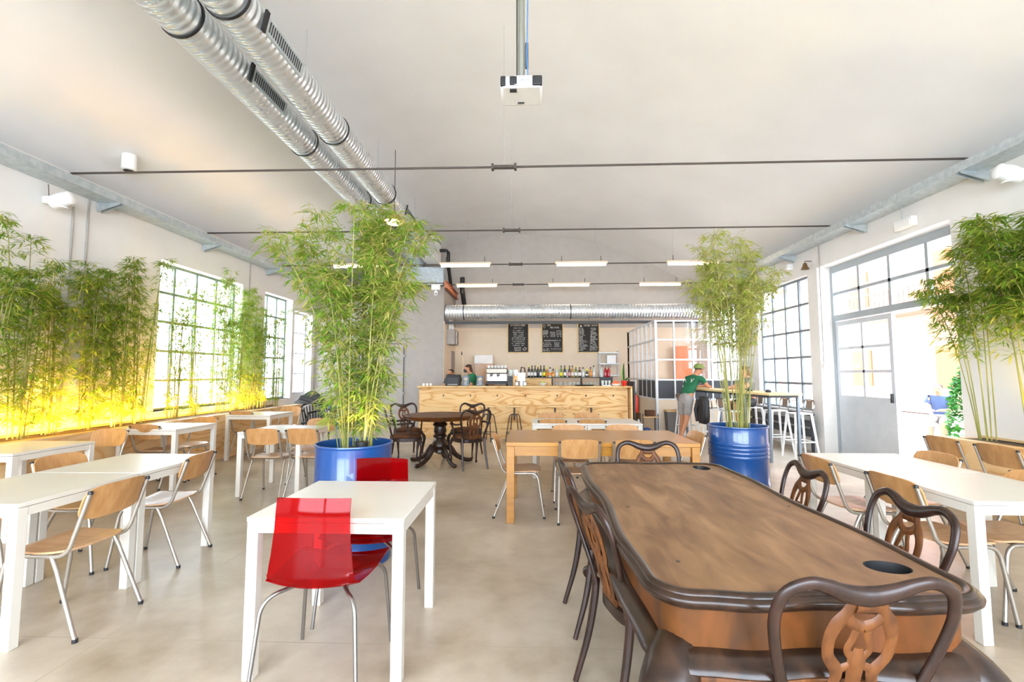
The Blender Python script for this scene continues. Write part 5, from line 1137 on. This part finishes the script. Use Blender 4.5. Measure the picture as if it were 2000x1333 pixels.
# ------------------------------------------------------------------ people
def skin(name, nodes, edges, m, parent, sub=2):
    me = bpy.data.meshes.new(name); me.from_pydata([n[0] for n in nodes], edges, []); me.materials.append(m)
    o = bpy.data.objects.new(name, me); COL.objects.link(o); o.parent = parent
    sk = o.modifiers.new('skin', 'SKIN'); sk.use_smooth_shade = True
    for i, n in enumerate(nodes):
        r_ = n[1] if isinstance(n[1], tuple) else (n[1], n[1]); me.skin_vertices[0].data[i].radius = r_; me.skin_vertices[0].data[i].use_root = (i == 0)
    sb = o.modifiers.new('subsurf', 'SUBSURF'); sb.levels = sub; sb.render_levels = sub
    return o
def person(label, loc, rz, P, top, bottom, hairm, skinm, hair='short', mask=None, cap=None, sleeve=0.6):
    t = thing('person', label, 'person', loc, rz)
    V_ = Vector; pel, che, nec, hed = V_(P['pel']), V_(P['che']), V_(P['nec']), V_(P['hed'])
    nodes = [(pel, (.13, .10)), ((pel + che) / 2, (.115, .09)), (che, (.13, .095)), (nec, .05), (hed - V_((0, 0, .05)), (.062, .07)), (hed + V_((0, .01, .03)), (.075, .088)), (hed + V_((0, -.01, .09)), (.055, .065)), (hed + V_((0, .085, -.02)), .014)]
    edges = [(0, 1), (1, 2), (2, 3), (3, 4), (4, 5), (5, 6), (4, 7)]
    for s in (-1, 1):
        sd = 'R' if s > 0 else 'L'
        sh, el, wr = V_(P['sho' + sd]), V_(P['elb' + sd]), V_(P['wri' + sd]); hip, kn, an = V_(P['hip' + sd]), V_(P['kne' + sd]), V_(P['ank' + sd])
        b0 = len(nodes); d = (wr - el).normalized(); hand = wr + d * .07
        nodes += [(sh, .055), (el, .04), (wr, .027), (hand, (.036, .02)), (hip, .085), (kn, .055), ((kn + an) / 2, .052), (an, .036), (an + V_((0, .1, -.055)), (.04, .028)), (an + V_((0, .17, -.065)), (.036, .02))]
        edges += [(2, b0), (b0, b0 + 1), (b0 + 1, b0 + 2), (b0 + 2, b0 + 3), (0, b0 + 4), (b0 + 4, b0 + 5), (b0 + 5, b0 + 6), (b0 + 6, b0 + 7), (b0 + 7, b0 + 8), (b0 + 8, b0 + 9)]
        sdv = d.cross(V_((0, 0, 1))).normalized()
        for k in range(4):
            o_ = sdv * (k - 1.5) * .018; L_ = (.065, .075, .07, .055)[k]; n0 = len(nodes)
            nodes += [(hand + o_ + d * .02, .0085), (hand + o_ + d * (.02 + L_ * .6) + V_((0, 0, -.008)), .0075), (hand + o_ + d * (.02 + L_) + V_((0, 0, -.022)), .006)]; edges += [(b0 + 3, n0), (n0, n0 + 1), (n0 + 1, n0 + 2)]
        n0 = len(nodes); nodes += [(wr + d * .03 - sdv * s * .035, .01), (wr + d * .075 - sdv * s * .055, .008)]; edges += [(b0 + 3, n0), (n0, n0 + 1)]
    skin('body', nodes, edges, skinm, t)
    # shirt
    n = [(pel + V_((0, -.01, -.01)), (.158, .13)), ((pel + che) / 2, (.135, .11)), (che, (.15, .115)), (nec - (nec - che) * .25, (.075, .07))]; e = [(0, 1), (1, 2), (2, 3)]
    for sd in 'LR':
        sh, el = V_(P['sho' + sd]), V_(P['elb' + sd]); b0 = len(n); n += [(sh, .07), (sh.lerp(el, sleeve), .056)]; e += [(2, b0), (b0, b0 + 1)]
    skin('shirt', n, e, top, t)
    n = [(pel, (.155, .13)), (pel + (che - pel) * .28, (.14, .118))]; e = [(0, 1)]
    for sd in 'LR':
        hip, kn, an = V_(P['hip' + sd]), V_(P['kne' + sd]), V_(P['ank' + sd]); b0 = len(n)
        end = kn if P.get('shorts') else an + V_((0, 0, .06)); n += [(hip, .102), (hip.lerp(kn, .85), .088)]; e += [(0, b0), (b0, b0 + 1)]
        if not P.get('shorts'): n += [(end, .05)]; e += [(b0 + 1, b0 + 2)]
    skin('trousers' if not P.get('shorts') else 'shorts', n, e, bottom, t)
    # hair, ears and face
    n = [(hed + V_((0, -.03, .0)), (.072, .075)), (hed + V_((0, -.015, .06)), (.088, .095)), (hed + V_((0, -.01, .11)), (.06, .07))]; e = [(0, 1), (1, 2)]
    if hair == 'long': n += [(hed + V_((0, -.08, -.06)), .06), (hed + V_((.01, -.13, -.2)), .04), (hed + V_((.01, -.14, -.32)), .015)]; e += [(0, 3), (3, 4), (4, 5)]
    skin('hair', n, e, hairm, t)
    for s in (-1, 1):
        MB().lathe([(.004, -.005), (.011, 0), (.004, .005)], n=8).build('eye', M['black'], t, loc=hed + V_((s * .032, .088, .02)))
        MB().lathe([(.006, -.025), (.016, 0), (.008, .028)], n=8).build('ear', skinm, t, loc=hed + V_((s * .088, .0, .005)))
    MB().box(hed + V_((0, .088, -.06)), (.045, .012, .008)).build('mouth', M['red_pot'] if not mask else M['black'], t, bevel=.003)
    if mask: MB().lathe([(.01, -.055), (.05, -.045), (.058, -.01), (.045, .02), (.012, .028)], n=14).build('face_mask', mask, t, loc=hed + V_((0, .062, -.04)))
    if cap:
        MB().lathe([(.108, .0), (.11, .03), (.095, .075), (.05, .105), (.005, .11)], n=20).build('cap', cap, t, loc=hed + V_((0, 0, .045)))
        MB().add([(x_, y_, z_) for z_ in (0, .006) for x_, y_ in ((-.07, .09), (.07, .09), (.055, .16), (0, .18), (-.055, .16))], [(4, 3, 2, 1, 0), (5, 6, 7, 8, 9), (0, 1, 6, 5), (1, 2, 7, 6), (2, 3, 8, 7), (3, 4, 9, 8), (4, 0, 5, 9)]).build('cap_peak', cap, t, loc=hed + V_((0, 0, .05)))
    return t
man = dict(pel=(0, 0, .92), che=(0, .22, 1.27), nec=(0, .32, 1.42), hed=(0, .41, 1.49), shoL=(-.19, .26, 1.33), shoR=(.19, .26, 1.33), elbL=(-.24, .40, 1.15), elbR=(.24, .40, 1.15), wriL=(-.1, .60, 1.15), wriR=(.1, .60, 1.15),
           hipL=(-.09, -.01, .84), hipR=(.09, -.01, .84), kneL=(-.1, .0, .47), kneR=(.11, -.1, .48), ankL=(-.1, -.06, .09), ankR=(.12, -.3, .11), shorts=True)
t = person('man in green shirt, beige shorts and cap leaning on the high table', (3.28, 9.85, 0), R(-62), man, M['green_shirt'], M['shorts'], M['hair'], M['skin_tan'], cap=mat('olive_cap', '7C8A4A', .8))
text_mesh('shirt_print', 'NW', 0.15, M['chalk'], t, (0, .068, 1.24), (R(58), 0, 0))
sit = dict(pel=(0, 0, .86), che=(0, .06, 1.22), nec=(0, .1, 1.38), hed=(0, .14, 1.47), shoL=(-.18, .07, 1.29), shoR=(.18, .07, 1.29), elbL=(-.24, .25, 1.14), elbR=(.24, .25, 1.14), wriL=(-.08, .42, 1.14), wriR=(.08, .42, 1.14),
           hipL=(-.09, .05, .84), hipR=(.09, .05, .84), kneL=(-.11, .40, .82), kneR=(.11, .40, .82), ankL=(-.1, .3, .42), ankR=(.1, .3, .42))
person('person with light brown hair seated at the high table behind the right bamboo', (4.5, 9.55, 0), R(90), sit, mat('grey_top', '8C8A7C', .9), M['darkgrey'], mat('brown_hair', '7A5C3A', .7), M['skin'], hair='long')
sta = dict(pel=(0, 0, .95), che=(0, .08, 1.3), nec=(0, .14, 1.46), hed=(0, .2, 1.55), shoL=(-.17, .09, 1.37), shoR=(.17, .09, 1.37), elbL=(-.22, .18, 1.12), elbR=(.22, .18, 1.12), wriL=(-.12, .4, 1.08), wriR=(.12, .4, 1.08),
           hipL=(-.09, 0, .87), hipR=(.09, 0, .87), kneL=(-.1, .03, .48), kneR=(.1, .03, .48), ankL=(-.1, 0, .09), ankR=(.1, 0, .09))
person('barmaid with long brown ponytail, dark face mask and green shirt behind the bar', (-1.35, 11.55, 0), R(115), sta, M['green_shirt'], M['darkgrey'], mat('chestnut_hair', '4A2E1E', .6), M['skin'], hair='long', mask=M['black'], sleeve=.8)
ben = dict(sta); ben.update(che=(0, .12, 1.22), nec=(0, .2, 1.36), hed=(0, .28, 1.43), shoL=(-.17, .14, 1.28), shoR=(.17, .14, 1.28), elbL=(-.22, .24, 1.05), elbR=(.22, .24, 1.05), wriL=(-.12, .42, 1.04), wriR=(.12, .42, 1.04))
person('person with short black hair, dark mask and black top behind the cash register', (-1.93, 12.0, 0), R(165), ben, M['black'], M['darkgrey'], M['hair'], M['skin_tan'], mask=M['black'])

# ------------------------------------------------------------------ outdoors, seen through the right door and windows
struct(MB().span((-30, -15, -0.25), (40, 35, -0.16)).build('ground', mat('pale_paving', 'C9C2B8', .9, scale=3)))
struct(MB().span((XR + 0.4, -4, -0.16), (16, 18, -0.121)).build('terrace', mat('terrace_stone', 'D0CAC2', .9, scale=3)))
t = thing('house', 'pale pink house with balcony and orange shutter across the terrace', 'building', (15.5, 0, -0.12))
MB().span((0, 2, 0), (5, 30, 11)).build('wall', mat('pink_render', 'C08A76', .9), t, smooth=False)
for y in (9.2, 13.4, 17.5, 22):
    for z in (1.0, 4.6, 8.0):
        w = MB().span((-.05, y - .6, z), (0.0, y + .6, z + 1.6)).build('window', mat('shutter_orange', '9A5228', .7), t, smooth=False)
for z in (3.9,):
    MB().span((-1.0, 8, z), (0, 22, z + .15)).build('balcony', mat('balcony_stone', '9C6E5C', .9), t, smooth=False); r_ = MB(); r_.span((-.98, 8, z + 1.0), (-.94, 22, z + 1.05))
    for k in range(57): r_.span((-.975, 8 + k * .25, z + .15), (-.955, 8.02 + k * .25, z + 1.0))
    r_.build('balcony_railing', mat('rail_brown', '6E4636', .6), t, smooth=False)
def hedge(label, c_, d_, n, seed):
    rn = random.Random(seed); t = thing('hedge', label, 'hedge', c_); V = []; F = []
    for i in range(n):
        a = rn.uniform(0, 2 * PI); b_ = rn.uniform(0, PI * .55); k = rn.uniform(.8, 1.0)
        p = Vector((math.cos(a) * math.sin(b_) * d_[0] * k, math.sin(a) * math.sin(b_) * d_[1] * k, math.cos(b_) * d_[2] * k)); u = Vector((rn.uniform(-1, 1), rn.uniform(-1, 1), rn.uniform(-1, 1))).normalized(); v = u.orthogonal().normalized(); s = rn.uniform(.04, .07)
        m_ = len(V); V += [p - u * s, p + v * s * .5, p + u * s, p - v * s * .5]; F.append((m_, m_ + 1, m_ + 2, m_ + 3))
    f = MB(); f.v = [tuple(v) for v in V]; f.f = F; o = f.build('foliage', M['hedge'], t, smooth=False); o['kind'] = 'stuff'
    MB().lathe([(.04, 0), (.03, d_[2] * .8)], n=8).build('trunk', M['veneer'], t)
hedge('round green shrub on the terrace seen through the open door', (8.35, 9.05, -0.121), (.42, .42, 1.8), 2400, 1)
hedge('low green shrub outside the right window', (7.7, 11.9, -0.121), (.5, .9, .95), 1500, 2)
def patio_chair():
    t = thing('patio_chair', '', 'chair', (0, 0, 0), 0); w = M['whitepl']
    MB().box((0, 0, .43), (.42, .42, .03)).build('seat', w, t, bevel=.01); MB().box((0, -.22, .65), (.4, .03, .36), rx=R(10)).build('backrest', w, t, bevel=.01)
    for sx in (-1, 1):
        for sy in (-1, 1): MB().tube([(sx * .18, sy * .17, .42), (sx * .2, sy * .2, 0)], .014, 6).build('leg', w, t)
    return t
PC = Placer(patio_chair())
PC(7.13, 7.5, R(100), 'white patio chair outside carrying the nearer seated guest', 'patio chairs', -0.121); PC(8.55, 10.0, R(130), 'white patio chair outside behind the door glass', 'patio chairs', -0.121); PC(6.7, 6.7, R(-60), 'empty white patio chair on the terrace near the planter', 'patio chairs', -0.121)
t = thing('patio_table', 'white round patio table outside the open door', 'table', (6.35, 8.1, -0.121)); MB().lathe([(.01, .7), (.4, .7), (.4, .73), (.01, .73)], n=28).build('tabletop', M['whitepl'], t); MB().lathe([(.25, 0), (.25, .02), (.03, .04), (.03, .7)], n=16).build('pedestal', M['whitepl'], t)
sit2 = dict(pel=(0, -.05, .55), che=(0, -.06, .9), nec=(0, -.02, 1.06), hed=(0, .02, 1.16), shoL=(-.17, -.04, .97), shoR=(.17, -.04, .97), elbL=(-.22, .1, .74), elbR=(.22, .1, .74), wriL=(-.1, .32, .74), wriR=(.1, .32, .74),
            hipL=(-.09, 0, .52), hipR=(.09, 0, .52), kneL=(-.11, .38, .5), kneR=(.11, .38, .5), ankL=(-.1, .36, .09), ankR=(.1, .36, .09))
person('guest with reddish brown hair and white top seated outside beyond the planter', (7.13, 7.5, -0.121), R(100), sit2, M['whitepl'], M['shorts'], mat('auburn_hair', '6A301A', .7), M['skin'])
person('guest with sunglasses and blue grey shirt seated outside behind the door glass', (8.55, 10.0, -0.06), R(130), sit2, mat('blue_grey_shirt', '46567A', .9), M['shorts'], mat('grey_brown_hair', '4C342A', .7), M['skin'])
